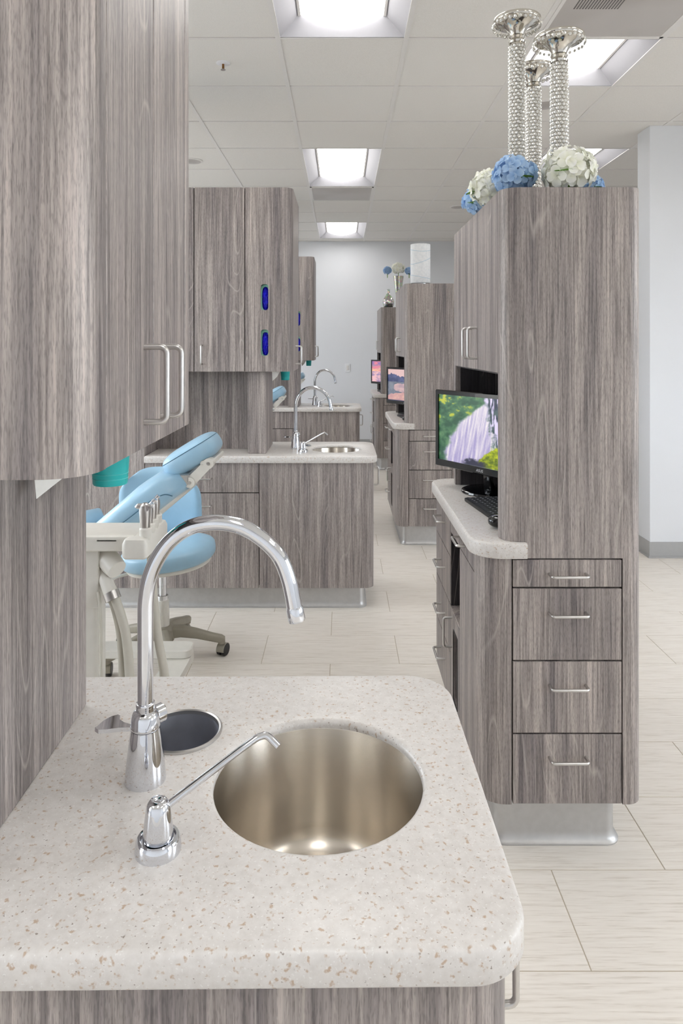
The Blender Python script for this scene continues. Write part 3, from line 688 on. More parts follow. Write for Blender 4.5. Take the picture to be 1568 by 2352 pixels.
# ------------------------------------------------------------------ aisle console (unit frame: y = 0 at the front face)
RZ0, RZ1 = 0.818, 0.860
TOP = 1.838
def strip_wrap(b, out, inn, z0, z1):
    n = len(out)
    vs_ = [(x, y, z0) for x, y in out] + [(x, y, z0) for x, y in inn] + [(x, y, z1) for x, y in out] + [(x, y, z1) for x, y in inn]; fs = []
    for i in range(n - 1):
        fs += [(i, i + 1, 2 * n + i + 1, 2 * n + i), (n + i, 3 * n + i, 3 * n + i + 1, n + i + 1), (i, n + i, n + i + 1, i + 1), (2 * n + i, 2 * n + i + 1, 3 * n + i + 1, 3 * n + i)]
    fs += [(0, 2 * n, 3 * n, n), (n - 1, 2 * n - 1, 4 * n - 1, 3 * n - 1)]
    b.add(vs_, fs)
def console():
    R = []; th = 0.018
    t_ = thing('console_cabinet', '', 'cabinet', (0.61, 0.42, 0)); R.append(t_)
    zb = 0.137
    # front panel: tower face + strip right of the drawers
    b = B(); r1, r2 = 0.050, 0.042
    xl, xr = 0.443, 0.833
    ol = arc(xl + r1, r1, r1, PI, 1.5 * PI)[0:] + [(0.509, 0)] ; il = arc(xl + r1, r1, r1 - th, PI, 1.5 * PI) + [(0.509, th)]
    orr = [(0.509, 0), (0.7745, 0), (xr - r2, 0)] + arc(xr - r2, r2, r2, -PI / 2, 0)[1:] + [(xr, 0.07)]; irr = [(0.509, th), (0.7745, th), (xr - r2, th)] + arc(xr - r2, r2, r2 - th, -PI / 2, 0)[1:] + [(xr - th, 0.07)]
    strip_wrap(b, [(xl, 0.054)] + ol[:-1] + orr, [(xl + th, 0.054)] + il[:-1] + irr, RZ1 + 0.0006, TOP)
    strip_wrap(b, orr, irr, RZ0 - 0.003, RZ1 + 0.0006)
    strip_wrap(b, orr[1:], irr[1:], zb, RZ0 - 0.003)
    b.build('front_panel', 'wood', t_)
    B().box(xr - th, xr, 0.072, 0.86, zb, TOP, 0.001).build('side_panel', 'wood', t_)
    # lower left curved panel
    xb = 0.381; r = 0.072
    out = [(xb, 0.322)] + arc(xb + r, r, r, PI, 1.5 * PI) + [(0.4685, 0)]; inn = [(xb + th, 0.322)] + arc(xb + r, r, r - th, PI, 1.5 * PI) + [(0.4685, th)]
    b = B(); strip_wrap(b, out, inn, zb, 0.750)
    out2 = [(xb, 0.080)] + out[1:]; inn2 = [(xb + th, 0.080)] + inn[1:]
    strip_wrap(b, out2, inn2, 0.750, RZ0 - 0.0006); b.build('curved_panel', 'wood', t_)
    # carcass
    b = B()
    b.box(xb + th + 0.001, xr - th - 0.001, 0.075, 0.318, zb, 0.750); b.box(0.455, xr - th - 0.001, 0.022, 0.075, zb, RZ0 - 0.0006)
    b.box(xb + th + 0.001, xr - th - 0.001, 0.518, 0.860, zb, RZ0 - 0.0006)
    b.box(0.60, xr - th - 0.001, 0.318, 0.518, zb, RZ0 - 0.0006)
    b.box(0.42, 0.60, 0.10, 0.515, 0.757, RZ0 - 0.0006)
    b.box(xl + th + 0.001, xr - th - 0.001, 0.056, 0.790, 1.326, TOP - 0.001)
    b.build('carcass', 'wood_dark', t_)  # dark wood carries the shade seen in the drawer and door gaps
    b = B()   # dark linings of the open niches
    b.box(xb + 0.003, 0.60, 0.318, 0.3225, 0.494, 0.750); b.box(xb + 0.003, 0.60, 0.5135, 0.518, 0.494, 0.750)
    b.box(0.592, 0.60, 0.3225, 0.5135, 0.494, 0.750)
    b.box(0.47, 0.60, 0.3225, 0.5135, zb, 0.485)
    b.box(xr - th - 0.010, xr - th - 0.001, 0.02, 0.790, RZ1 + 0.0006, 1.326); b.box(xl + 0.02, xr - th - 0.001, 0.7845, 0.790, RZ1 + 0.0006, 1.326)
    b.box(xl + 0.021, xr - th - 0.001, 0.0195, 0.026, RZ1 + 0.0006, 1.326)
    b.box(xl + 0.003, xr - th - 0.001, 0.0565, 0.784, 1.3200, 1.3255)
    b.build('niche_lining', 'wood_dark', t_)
    B().box(xb, 0.60, 0.3235, 0.5135, 0.485, 0.4935, 0.001).build('niche_sill', 'wood', t_)
    B().box(xl, xr, 0.7905, 0.818, RZ1 + 0.0006, TOP, 0.001).build('end_panel', 'wood', t_)
    B().box(xb, xr, 0.8605, 0.872, zb, RZ0 - 0.0006, 0.001).build('end_panel', 'wood', t_)
    # tower doors
    for ya, yb_, hy in ((0.0555, 0.4155, 0.360), (0.4185, 0.7885, 0.455)):
        d = B().box(xl, xl + th, ya, yb_, 1.324, TOP, 0.0012).build('door', 'wood', t_)
        handle(d, (xl, hy, 1.41), (0, 0, 1), (-1, 0, 0))
    # front drawers
    zl = [zb, 0.3322, 0.5326, 0.734, 0.8133]
    for z0, z1, hz in zip(zl[:-1], zl[1:], (0.267, 0.4655, 0.665, 0.772)):
        d = B().box(0.4722, 0.7712, -0.0005, th, z0 + 0.0022, z1 - 0.0022, 0.0012).build('drawer_front', 'wood', t_)
        handle(d, (0.6226, 0, hz), (1, 0, 0), (0, -1, 0))
    # side drawers
    zl = [zb, 0.327, 0.495, 0.662, RZ0 - 0.002]
    for z0, z1, hz in zip(zl[:-1], zl[1:], (0.2495, 0.4167, 0.5855, 0.7526)):
        d = B().box(xb, xb + th, 0.5155, 0.859, z0 + 0.0022, z1 - 0.0022, 0.0012).build('drawer_front', 'wood', t_)
        handle(d, (xb, 0.690, hz), (0, 1, 0), (-1, 0, 0))
    d = B().box(xb, xb + th, 0.084, 0.5125, 0.7525, RZ0 - 0.002, 0.0012).build('keyboard_drawer_front', 'wood', t_)
    handle(d, (xb, 0.255, 0.790), (0, 1, 0), (-1, 0, 0))
    # door with waste slot
    mt = Matrix(((0, 0, 1, 0), (1, 0, 0, 0), (0, 1, 0, 0), (0, 0, 0, 1)))
    lay = rrect(0.3245, 0.5125, zb, 0.4835, 0); hl = rrect(0.37, 0.447, 0.200, 0.433, 0.004, 3)
    d = B().plate([lay, lay], [[hl, hl]], [xb, xb + th], mt).build('slot_door', 'wood', t_)
    handle(d, (xb, 0.478, 0.415), (0, 0, 1), (-1, 0, 0))
    fr = B(); h2 = rrect(0.366, 0.451, 0.196, 0.437, 0.006, 3)
    fr.plate([h2, h2], [[hl, hl]], [xb - 0.002, xb + 0.001], mt).build('slot_trim', 'black_plastic', d)
    plinth(t_, 0.432, 0.775, 0.046, 0.82, zb, (0.03, 0.03, 0.03, 0.03))
    # countertop
    t_ = thing('console_countertop', '', 'countertop', (0.58, 0.45, RZ0)); R.append(t_)
    def lay(i_):
        q = 0.085; x0, x1, ya, yb_ = 0.359 + i_, 0.508, -0.018 + i_, 0.925 - i_
        p = [(x1, ya)]
        p = arc(x0 + q - i_, ya + q - i_, q - i_, PI, 1.5 * PI, 14) + [(x1, ya), (x1, -0.0008), (x1 - 0.006, -0.0008), (x1 - 0.006, 0.0195), (0.806, 0.0195), (0.806, yb_)]
        p += arc(x0 + q - i_, yb_ - q + i_, q - i_, 0.5 * PI, PI, 14)
        return p
    def lay2(i_):
        # slab runs below the tower front only behind its face
        return lay(i_)
    zs = [RZ0, RZ0 + 0.004, RZ1 - 0.007, RZ1 - 0.0035, RZ1 - 0.001, RZ1]; ins = [0.003, 0, 0, 0.0012, 0.004, 0.008]
    B().plate([lay2(i_) for i_ in ins], [], zs).build('slab', 'counter', t_, 40)
    return R
cproto = console()
for o in cproto: o['_base'] = tuple(o.location)
csets = [cproto] + [[cp(o) for o in cproto] for _ in range(2)]
RYs = [1.9075, 4.84, 7.79]
TOPS = ['topped with crystal pillars and hydrangeas', 'topped with a white cylinder lamp', 'topped with silver vases']
for k, objs in enumerate(csets):
    for o in objs:
        if o.name.startswith('console_cabinet'): o['label'] = 'tall grey wood console cabinet with drawers, ' + TOPS[k]; o['group'] = 'console cabinets along the aisle'
        else: o['label'] = 'cream speckled shelf countertop of the console ' + TOPS[k]; o['group'] = 'console countertops'
    place(objs, RYs[k])

# ------------------------------------------------------------------ screens
def fbm(x, y, seed=0):
    from mathutils import noise
    return noise.fractal(Vector((x, y, seed * 7.3)), 0.8, 2.0, 4)
def lerp(a, b, t): t = max(0, min(1, t)); return tuple(p + (q - p) * t for p, q in zip(a, b))
def sst(a, b, x): t = max(0, min(1, (x - a) / (b - a))); return t * t * (3 - 2 * t)
def pic_waterfall(u, v):
    n = fbm(u * 9, v * 9, 1); nf = fbm(u * 30, v * 30, 2)
    c = lerp((40, 84, 60), (96, 140, 96), 0.5 + n)
    c = lerp(c, (190, 196, 60), sst(0.15, 0.5, n + 0.25 * nf) * sst(0.45, 0.62, v) * (1 - sst(0.30, 0.5, u)))
    edge = 0.06 + 0.95 * max(0, v - 0.02) ** 2.1 * 0.62 + 0.03 * n
    fall = sst(edge, edge + 0.05, u) * (1 - sst(0.60, 0.66, u + 0.06 * n + 0.18 * (v - 0.5)))
    st = fbm(u * 38 - v * 5, v * 2.0, 3)
    wcol = lerp((168, 158, 202), (244, 236, 236), 0.42 + 0.75 * st + 0.55 * (v - 0.4))
    c = lerp(c, wcol, fall)
    rock = sst(0.60, 0.66, u + 0.06 * n + 0.18 * (v - 0.5))
    c = lerp(c, lerp((30, 40, 66), (78, 96, 96), 0.5 + n), rock)
    thr = sst(0.12, 0.3, fbm(u * 26, v * 2.2, 5)) * rock * sst(0.15, 0.3, v)
    c = lerp(c, (226, 214, 246), thr)
    moss = sst(0.0, 0.04, 0.34 - 1.7 * abs(u - 0.68) ** 1.25 - v + 0.03 * nf) + sst(0.0, 0.04, 0.22 - 0.9 * abs(u - 0.92) - v + 0.03 * nf)
    c = lerp(c, lerp((52, 76, 14), (196, 206, 34), 0.55 + 0.5 * nf + 0.9 * (v - 0.12)), moss)
    c = lerp(c, (44, 44, 66), sst(0.10, 0.05, v + 0.08 * n) * (1 - sst(0.5, 0.6, u)) * sst(0.25, 0.35, u))
    return c
def pic_mountain(u, v):
    n = fbm(u * 6, v * 6, 6); ridge = 0.86 - 0.30 * abs(u - 0.1) + 0.05 * fbm(u * 10, 0, 7)
    c = (222, 186, 184)
    if v < ridge: c = lerp((52, 62, 104), (84, 92, 134), 0.5 + n)
    if v < 0.60: c = lerp((98, 106, 124), (128, 134, 146), 0.5 + n)
    d = ((u - 0.45) / 0.30) ** 2 + ((v - 0.42) / 0.13) ** 2
    if d + 0.5 * n < 1: c = lerp((206, 172, 172), (176, 150, 160), 0.5 + n)
    if v < 0.27 - 0.5 * (u - 0.5) ** 2 + 0.05 * n: c = lerp((226, 178, 164), (196, 150, 150), 0.5 + n)
    if v < 0.035: c = (62, 66, 96)
    return c
def pic_sunset(u, v):
    n = fbm(u * 5, v * 9, 8)
    if v > 0.5: return lerp(lerp((246, 190, 150), (140, 110, 170), sst(0.5, 0.95, v)), (226, 130, 150), sst(0.0, 0.35, n))
    c = lerp((150, 128, 170), (236, 186, 190), 0.5 + 1.2 * n)
    d = ((u - 0.62) / 0.2) ** 2 + ((v - 0.3) / 0.12) ** 2
    return lerp(c, (110, 66, 92), 1 - sst(0.6, 1.2, d + n))
def lin(c): return tuple(srgb(*[max(0, min(255, q)) for q in c])[:3])
def monitor(loc, rz, pic, label, gloss=True, round_base=True, text='ASUS'):
    t_ = thing('computer_monitor', label, 'monitor', (0, 0, 0), 'monitors on the console counters')
    W, H = 0.49, 0.292; zb = 0.080; mf = 'black_gloss' if gloss else 'black_plastic'
    fr = B(); bz, bb_ = 0.017, 0.026
    ins = [0.0, 0.0, 0.003]; ys_ = [0.018, 0.004, 0.0]
    mt = Matrix(((1, 0, 0, 0), (0, 0, 1, 0), (0, 1, 0, 0), (0, 0, 0, 1)))
    lay = [rrect(-W / 2, W / 2, zb, zb + H, 0.004, 3, i_) for i_ in (0, 0, 0.003)]
    hol = [rrect(-W / 2 + bz, W / 2 - bz, zb + bb_, zb + H - bz, 0)] * 3
    fr.plate(lay, [hol], [0.016, 0.003, 0.0], mt); fr.build('bezel', mf, t_, 40)
    bk = B().loft([[(x, 0.0165, z) for x, z in rrect(-W / 2 + 0.001, W / 2 - 0.001, zb + 0.001, zb + H - 0.001, 0.004, 3)], [(x, 0.034, z) for x, z in rrect(-W / 2 + 0.03, W / 2 - 0.03, zb + 0.03, zb + H - 0.03, 0.01, 3)], [(x, 0.044, z) for x, z in rrect(-0.12, 0.12, zb + 0.07, zb + H - 0.07, 0.01, 3)]])
    bk.build('back_cover', 'black_plastic', t_)
    nx, ny = 150, 84; x0, x1, z0, z1 = -W / 2 + bz - 0.001, W / 2 - bz + 0.001, zb + bb_ - 0.001, zb + H - bz + 0.001
    vs_ = [(x0 + (x1 - x0) * i / nx, 0.006, z0 + (z1 - z0) * j / ny) for j in range(ny + 1) for i in range(nx + 1)]
    fs = [(j * (nx + 1) + i, j * (nx + 1) + i + 1, (j + 1) * (nx + 1) + i + 1, (j + 1) * (nx + 1) + i) for j in range(ny) for i in range(nx)]
    s_ = B().add(vs_, fs).build('screen', 'screen', t_, recalc=False)
    at = s_.data.color_attributes.new('picture', 'FLOAT_COLOR', 'POINT')
    dat = []
    for j in range(ny + 1):
        for i in range(nx + 1): dat += [*lin(pic(i / nx, j / ny)), 1.0]
    at.data.foreach_set('color', dat)
    if round_base:
        B().lathe([(0.100, 0.0005), (0.102, 0.003), (0.100, 0.009), (0.092, 0.0125), (0.03, 0.015), (0.001, 0.0155)], (-0.04, 0.085, 0), 48).build('stand_base', mf, t_, 40)
        B().loft([[(x - 0.03, 0.080 + y, 0.012) for x, y in rrect(-0.022, 0.022, -0.012, 0.012, 0.006, 3)], [(x - 0.012, 0.050 + y, 0.085) for x, y in rrect(-0.016, 0.016, -0.009, 0.009, 0.005, 3)], [(x, 0.036 + y, 0.16) for x, y in rrect(-0.016, 0.016, -0.006, 0.006, 0.004, 3)]]).build('stand_neck', mf, t_, 40)
    else:
        B().box(-0.13, 0.07, 0.03, 0.17, 0.0005, 0.012, 0.004).build('stand_base', 'black_plastic', t_)
        B().box(-0.045, 0.045, 0.046, 0.072, 0.011, 0.20, 0.004).build('stand_neck', 'black_plastic', t_)
    if text:
        cu = bpy.data.curves.new('brand_text', 'FONT'); cu.body = text; cu.size = 0.0145; cu.extrude = 0.0003; cu.align_x = 'CENTER'; cu.shear = 0.15; cu.space_character = 1.05
        to = bpy.data.objects.new('brand_text', cu); C.objects.link(to)
        me = bpy.data.meshes.new_from_object(to.evaluated_get(bpy.context.evaluated_depsgraph_get())); bpy.data.objects.remove(to)
        me.transform(Matrix.Translation((0, -0.0006, zb + 0.0085)) @ Matrix.Rotation(PI / 2, 4, 'X')); me.materials.clear(); me.materials.append(M['logo'])
        lo = bpy.data.objects.new('brand_lettering', me); C.objects.link(lo); lo.parent = t_; lo['label'] = 'small silver ASUS lettering'
    t_.location = loc; t_.rotation_euler[2] = rz
    return t_
mon_y = 2.478 - RYs[0]; rz = -math.radians(57.7)
monitor((0.494, RYs[0] + mon_y, RZ1 + 0.0005), rz, pic_waterfall, 'glossy black monitor showing a waterfall with green moss')
monitor((0.494, RYs[1] + mon_y, RZ1 + 0.0005), rz, pic_mountain, 'glossy black monitor showing pale boulders before blue mountains', round_base=False)
monitor((0.494, RYs[2] + mon_y, RZ1 + 0.0005), rz, pic_sunset, 'black monitor showing a pink and purple sunset shore', False, False, None)

def keyboard(loc, rz, label, single):
    t_ = thing('keyboard', label, 'keyboard', (0, 0, 0), 'keyboards on the console counters')
    L, W = 0.30, 0.125      # long axis local x ; space bar side at -y
    B().loft([[(x, y, 0.0005 + z + 0.0) for x, y in rrect(-L / 2, L / 2, -W / 2, W / 2, 0.006, 3, i_)] for z, i_ in ((0, 0.001), (0.003, 0), (0.0095, 0), (0.011, 0.0015))]).build('case', 'black_plastic', t_)
    rows_ = [('n', 15), ('n', 14), ('n', 14), ('n', 13), ('n', 12), ('s', 0)]
    kd = (W - 0.012) / 6; me = {}; joined = B(); marks = B()
    for ri, (kind, n) in enumerate(rows_):
        y = W / 2 - 0.006 - (ri + 0.5) * kd
        if kind == 'n': ws = [(L - 0.012) / n] * n
        else: ws = [0.022] * 4 + [L - 0.012 - 0.022 * 8] + [0.022] * 4
        x = -L / 2 + 0.006
        for q, w_ in enumerate(ws):
            cx = x + w_ / 2; x += w_; key = round(w_, 4)
            g = B().box(-w_ / 2 + 0.0010, w_ / 2 - 0.0010, -kd / 2 + 0.0010, kd / 2 - 0.0010, 0, 0.0028, 0.0006)
            m_ = Matrix.Translation((cx, y, 0.0113))
            if single:
                if key not in me: o = g.build('key', 'key_black', t_); me[key] = o.data
                else: o = bpy.data.objects.new('key', me[key]); C.objects.link(o); o.parent = t_
                o.location = (cx, y, 0.0113)
            else: joined.add([tuple(p) for p in g.v], g.f, m_)
            if w_ < 0.03: marks.box(cx - 0.0022, cx + 0.0018, y - 0.001, y + 0.0036, 0.0140, 0.0143)
    if not single: joined.build('keys', 'key_black', t_, kind='stuff')
    marks.build('key_legends', 'key_print', t_, kind='stuff')
    t_.location = loc; t_.rotation_euler[2] = rz
def mouse(loc, rz, label):
    t_ = thing('computer_mouse', label, 'mouse', (0, 0, 0), 'mice on the console counters')
    B().super((0, 0, 0.0135), (0.030, 0.052, 0.0200), 0.8, 0.8, 24, 12).build('shell', 'black_gloss', t_)
    B().tube([(0, 0.022, 0.0335), (0, 0.034, 0.0300)], 0.003, 8).build('wheel', 'grey_plastic', t_)
    for v_ in t_.children: pass
    t_.location = (loc[0], loc[1], loc[2] + 0.0068); t_.rotation_euler[2] = rz
for k in range(3):
    nm = ('in front of the waterfall monitor', 'in front of the mountain monitor', 'in front of the sunset monitor')[k]
    keyboard((0.510, RYs[k] + 2.275 - 1.9075, RZ1), -PI / 2 + math.radians(8), 'slim black keyboard on the counter ' + nm, k == 0)
    mouse((0.487, RYs[k] + 0.150, RZ1), -PI / 2, 'black mouse beside the keyboard ' + nm)

# ------------------------------------------------------------------ things on top of the consoles
def candle_holder(x, y, ztop, label):
    t_ = thing('crystal_candle_holder', label, 'candle holder', (x, y, TOP), 'crystal candle holders on the console'); c = (x, y, 0)
    zd = ztop; rp = 0.0215
    B().lathe([(0.058, TOP + 0.0005), (0.060, TOP + 0.006), (0.045, TOP + 0.012), (0.028, TOP + 0.024), (0.024, TOP + 0.034)], c, 32).build('foot', 'nickel', t_)
    B().lathe([(rp, TOP + 0.03), (rp, zd - 0.075)], c, 24).build('core_rod', 'nickel', t_)
    B().lathe([(rp + 0.004, zd - 0.080), (rp + 0.006, zd - 0.074), (rp + 0.001, zd - 0.066), (rp + 0.005, zd - 0.060), (rp + 0.001, zd - 0.054), (rp + 0.004, zd - 0.046), (0.034, zd - 0.032), (0.046, zd - 0.022), (0.060, zd - 0.015), (0.074, zd - 0.012), (0.0765, zd - 0.006), (0.0755, zd), (0.070, zd - 0.001), (0.066, zd - 0.006), (0.03, zd - 0.007), (0.001, zd - 0.007)], c, 48).build('saucer', 'nickel', t_, 40)
    be = B(); ri = B(); pitch = 0.0132; n = 12; z = TOP + 0.040; row = 0
    def gem(b, p, nrm, r):
        nrm = nrm.normalized(); u = nrm.cross(Vector((0, 0, 1))); u = u.normalized() if u.length > 0.1 else Vector((1, 0, 0)); v_ = nrm.cross(u)
        vs_ = [p + nrm * r * 0.75] + [p + nrm * r * 0.45 + (u * math.cos(a) + v_ * math.sin(a)) * r * 0.6 for a in [PI / 3 * q for q in range(6)]] + [p + (u * math.cos(a) + v_ * math.sin(a)) * r for a in [PI / 3 * (q + 0.5) for q in range(6)]] + [p - nrm * r * 0.6]
        fs = [(0, 1 + q, 1 + (q + 1) % 6) for q in range(6)] + [(1 + q, 7 + q, 1 + (q + 1) % 6) for q in range(6)] + [(7 + q, 7 + (q + 1) % 6, 1 + (q + 1) % 6) for q in range(6)] + [(13, 7 + (q + 1) % 6, 7 + q) for q in range(6)]
        b.add(vs_, fs)
    def hoop(b, p, nrm, r, th):
        nrm = nrm.normalized(); u = nrm.cross(Vector((0, 0, 1))).normalized(); v_ = nrm.cross(u); m_ = 10
        vs_ = []
        for q in range(m_):
            a = 2 * PI * q / m_; d = u * math.cos(a) + v_ * math.sin(a)
            vs_ += [p + d * (r - th), p + nrm * th * 1.2 + d * r, p + d * (r + th)]
        fs = []
        for q in range(m_):
            q2 = (q + 1) % m_; fs += [(q * 3, q2 * 3, q2 * 3 + 1, q * 3 + 1), (q * 3 + 1, q2 * 3 + 1, q2 * 3 + 2, q * 3 + 2)]
        b.add(vs_, fs)
    while z < zd - 0.084:
        for k in range(n):
            a = 2 * PI * (k + 0.5 * (row % 2)) / n; nr = Vector((math.cos(a), math.sin(a), 0)); p = Vector((x, y, z)) + nr * (rp + 0.0035)
            gem(be, p, nr, 0.0060); hoop(ri, p - nr * 0.0005, nr, 0.0066, 0.0009)
        z += pitch * 0.86; row += 1
    n2 = 30
    for k in range(n2):
        a = 2 * PI * k / n2; nr = Vector((math.cos(a), math.sin(a), 0)); p = Vector((x, y, zd - 0.0195 - 0.004 * abs(math.sin(k * 1.3)))) + nr * 0.0775
        gem(be, p, nr, 0.0058); hoop(ri, p, nr, 0.0072, 0.0010)
    be.build('crystal_beads', 'crystal', t_, 5, kind='stuff'); ri.build('bead_rings', 'nickel', t_, 60, kind='stuff')
candle_holder(0.575, 2.27, 2.471, 'tallest crystal bead candle pillar with silver saucer')
candle_holder(0.671, 2.135, 2.353, 'shortest crystal bead candle pillar, above the white hydrangea')
candle_holder(0.686, 2.475, 2.394, 'middle-height crystal bead candle pillar behind the other two')

def hydrangea(loc, rad, mat, label, seed, leaves=2, squash=0.85, base=TOP, group='hydrangea heads'):
    rnd = random.Random(seed); t_ = thing('hydrangea_head', label, 'flower', (loc[0], loc[1], base), group)
    c = Vector(loc); vs_, fs, tint = [], [], []
    N = 78
    for k in range(N):
        z = 1 - 2 * (k + 0.5) / N; ph = k * 2.39996
        if z < -0.75: continue
        d = Vector((math.sqrt(1 - z * z) * math.cos(ph), math.sqrt(1 - z * z) * math.sin(ph), z * squash))
        d += Vector((rnd.uniform(-.08, .08), rnd.uniform(-.08, .08), rnd.uniform(-.08, .08)))
        nrm = d.normalized(); p = c + d * rad * rnd.uniform(0.66, 0.98)
        u = nrm.cross(Vector((0.3, 0.2, 1))).normalized(); v_ = nrm.cross(u); a0 = rnd.uniform(0, PI / 2); s_ = rad * rnd.uniform(0.33, 0.44)
        for q in range(4):
            a = a0 + q * PI / 2; d1 = u * math.cos(a) + v_ * math.sin(a); d2 = nrm.cross(d1)
            o = len(vs_); cup = rnd.uniform(0.05, 0.5); fl = rnd.uniform(-0.25, 0.1)
            rowsP = [(0.06, 0.06, 0.0), (0.45, 0.46, cup * 0.35), (0.80, 0.44, cup * 0.35 + fl * 0.2), (1.0, 0.20, cup * 0.2 + fl)]
            for rr, ww, hh in rowsP:
                for sgn in (-1, 0, 1):
                    vs_.append(p + d1 * rr * s_ + d2 * sgn * ww * s_ + nrm * s_ * (hh - (0.12 if sgn == 0 else 0.0) + rnd.uniform(-.05, .05)))
                    tint.append(min(1, max(0, 0.15 + 0.85 * rr * 0.9 + rnd.uniform(-.18, .18))))
            for r_ in range(3):
                for cc in range(2): fs.append((o + r_ * 3 + cc, o + r_ * 3 + cc + 1, o + r_ * 3 + cc + 4, o + r_ * 3 + cc + 3))
    o = B().add(vs_, fs).build('florets', mat, t_, 60, recalc=False)
    at = o.data.attributes.new('tint', 'FLOAT', 'POINT'); at.data.foreach_set('value', tint)
    core = B().super(tuple(c), (rad * 0.62, rad * 0.62, rad * 0.62 * squash), 1, 1, 16, 10).build('flower_core', mat, t_)
    at = core.data.attributes.new('tint', 'FLOAT', 'POINT'); at.data.foreach_set('value', [0.35] * len(core.data.vertices))
    if base < loc[2] - rad * 0.3:
        B().tube([tuple(c - Vector((0, 0, rad * 0.5))), (loc[0], loc[1], base + 0.0006)], 0.004, 8).build('stem', 'leaf', t_)
    for q in range(leaves):
        a = 2 * PI * q / max(1, leaves) + seed; d1 = Vector((math.cos(a), math.sin(a), 0)); d2 = Vector((-d1.y, d1.x, 0)); ll = rad * 0.95
        pts = []
        for s_ in range(7):
            u_ = s_ / 6; ww = 0.42 * ll * math.sin(PI * min(1, u_ * 0.96 + 0.02)); zz = -rad * 0.62 * squash + 0.30 * ll * math.sin(u_ * 2.2)
            for sg in (-1, 0, 1): pts.append(c + d1 * (0.25 * rad + ll * u_) + d2 * sg * ww + Vector((0, 0, zz + (0.06 * ll if sg else 0))))
        lf = [(r_ * 3 + cc, r_ * 3 + cc + 1, r_ * 3 + cc + 4, r_ * 3 + cc + 3) for r_ in range(6) for cc in range(2)]
        B().add(pts, lf).build('leaf', 'leaf', t_, 60)
    return t_
hydrangea((0.653, 1.990, 1.906), 0.076, 'petal_white', 'large white hydrangea at the foot of shortest crystal pillar', 1)
hydrangea((0.510, 2.045, 1.902), 0.066, 'petal_blue', 'large blue hydrangea between the white ones by the tallest pillar', 2)
hydrangea((0.474, 2.190, 1.900), 0.066, 'petal_white', 'white hydrangea between two blue ones over the cabinet doors', 3, 1)
hydrangea((0.466, 2.330, 1.888), 0.058, 'petal_blue', 'blue hydrangea at the far end above the cabinet doors', 4, 1)
hydrangea((0.752, 2.085, 1.880), 0.038, 'petal_blue', 'small blue hydrangea tucked beside the large white one', 5, 1)
# lamp on the second console
lx, ly = 0.572, 5.02
t_ = thing('cylinder_lamp', 'white paper cylinder lamp with thin blue lines and chrome foot', 'lamp', (lx, ly, TOP))
B().lathe([(0.066, TOP + 0.0005), (0.067, TOP + 0.004), (0.067, TOP + 0.012), (0.062, TOP + 0.015)], (lx, ly, 0), 40).build('foot', 'chrome', t_)
B().lathe([(0.0715, TOP + 0.016), (0.0715, 2.135), (0.0695, 2.135), (0.0695, TOP + 0.016)], (lx, ly, 0), 48, False, False).build('shade', 'lamp_paper', t_)
for q, (z0, sl) in enumerate(((1.90, 0.015), (2.02, -0.03), (2.10, -0.02))):
    pts = [(lx + 0.0718 * math.cos(a), ly + 0.0718 * math.sin(a), z0 + sl * math.sin(a - 1.2 - q)) for a in [2 * PI * k / 40 for k in range(41)]]
    B().tube(pts, 0.0013, 5, False).build('blue_line', 'shade_line', t_)
# vases on the third console
vx, vy = 0.565, 8.10
t_ = thing('trumpet_vase', 'tall silver mosaic trumpet vase holding three hydrangeas', 'vase', (vx + 0.100, vy, TOP))
B().lathe([(0.055, TOP + 0.0005), (0.056, TOP + 0.006), (0.030, TOP + 0.014), (0.024, TOP + 0.05), (0.028, TOP + 0.12), (0.040, TOP + 0.22), (0.056, TOP + 0.33), (0.064, TOP + 0.38), (0.061, TOP + 0.38), (0.036, TOP + 0.22), (0.02, TOP + 0.1)], (vx + 0.100, vy, 0), 36, True, True).build('body', 'mosaic_mirror', t_, 50)
t_ = thing('bottle_vase', 'round silver crackle bottle vase with slim leaning neck', 'vase', (vx - 0.02, vy - 0.04, TOP))
bx, by = vx - 0.02, vy - 0.04
B().lathe([(0.036, TOP + 0.0005), (0.054, TOP + 0.018), (0.066, TOP + 0.055), (0.067, TOP + 0.078), (0.060, TOP + 0.108), (0.044, TOP + 0.135), (0.028, TOP + 0.156), (0.019, TOP + 0.18), (0.016, TOP + 0.215), (0.019, TOP + 0.222), (0.014, TOP + 0.222), (0.011, TOP + 0.17)], (bx, by, 0), 36, True, True).build('body', 'mosaic_mirror', t_, 50)
for dx, dy, dz, rr, mt_, lab, sd in ((0.0, 0.0, 0.470, 0.076, 'petal_white', 'white hydrangea in the middle of silver trumpet vase', 11), (-0.128, 0.0, 0.445, 0.052, 'petal_blue', 'blue hydrangea leaning over bottle vase side of trumpet vase', 12), (0.128, 0.02, 0.445, 0.052, 'petal_blue', 'blue hydrangea leaning to the white lamp side of trumpet vase', 13)):
    hydrangea((vx + 0.100 + dx, vy + dy, TOP + dz), rr, mt_, lab, sd, 0, base=TOP + 0.36, group='hydrangeas in the trumpet vase')

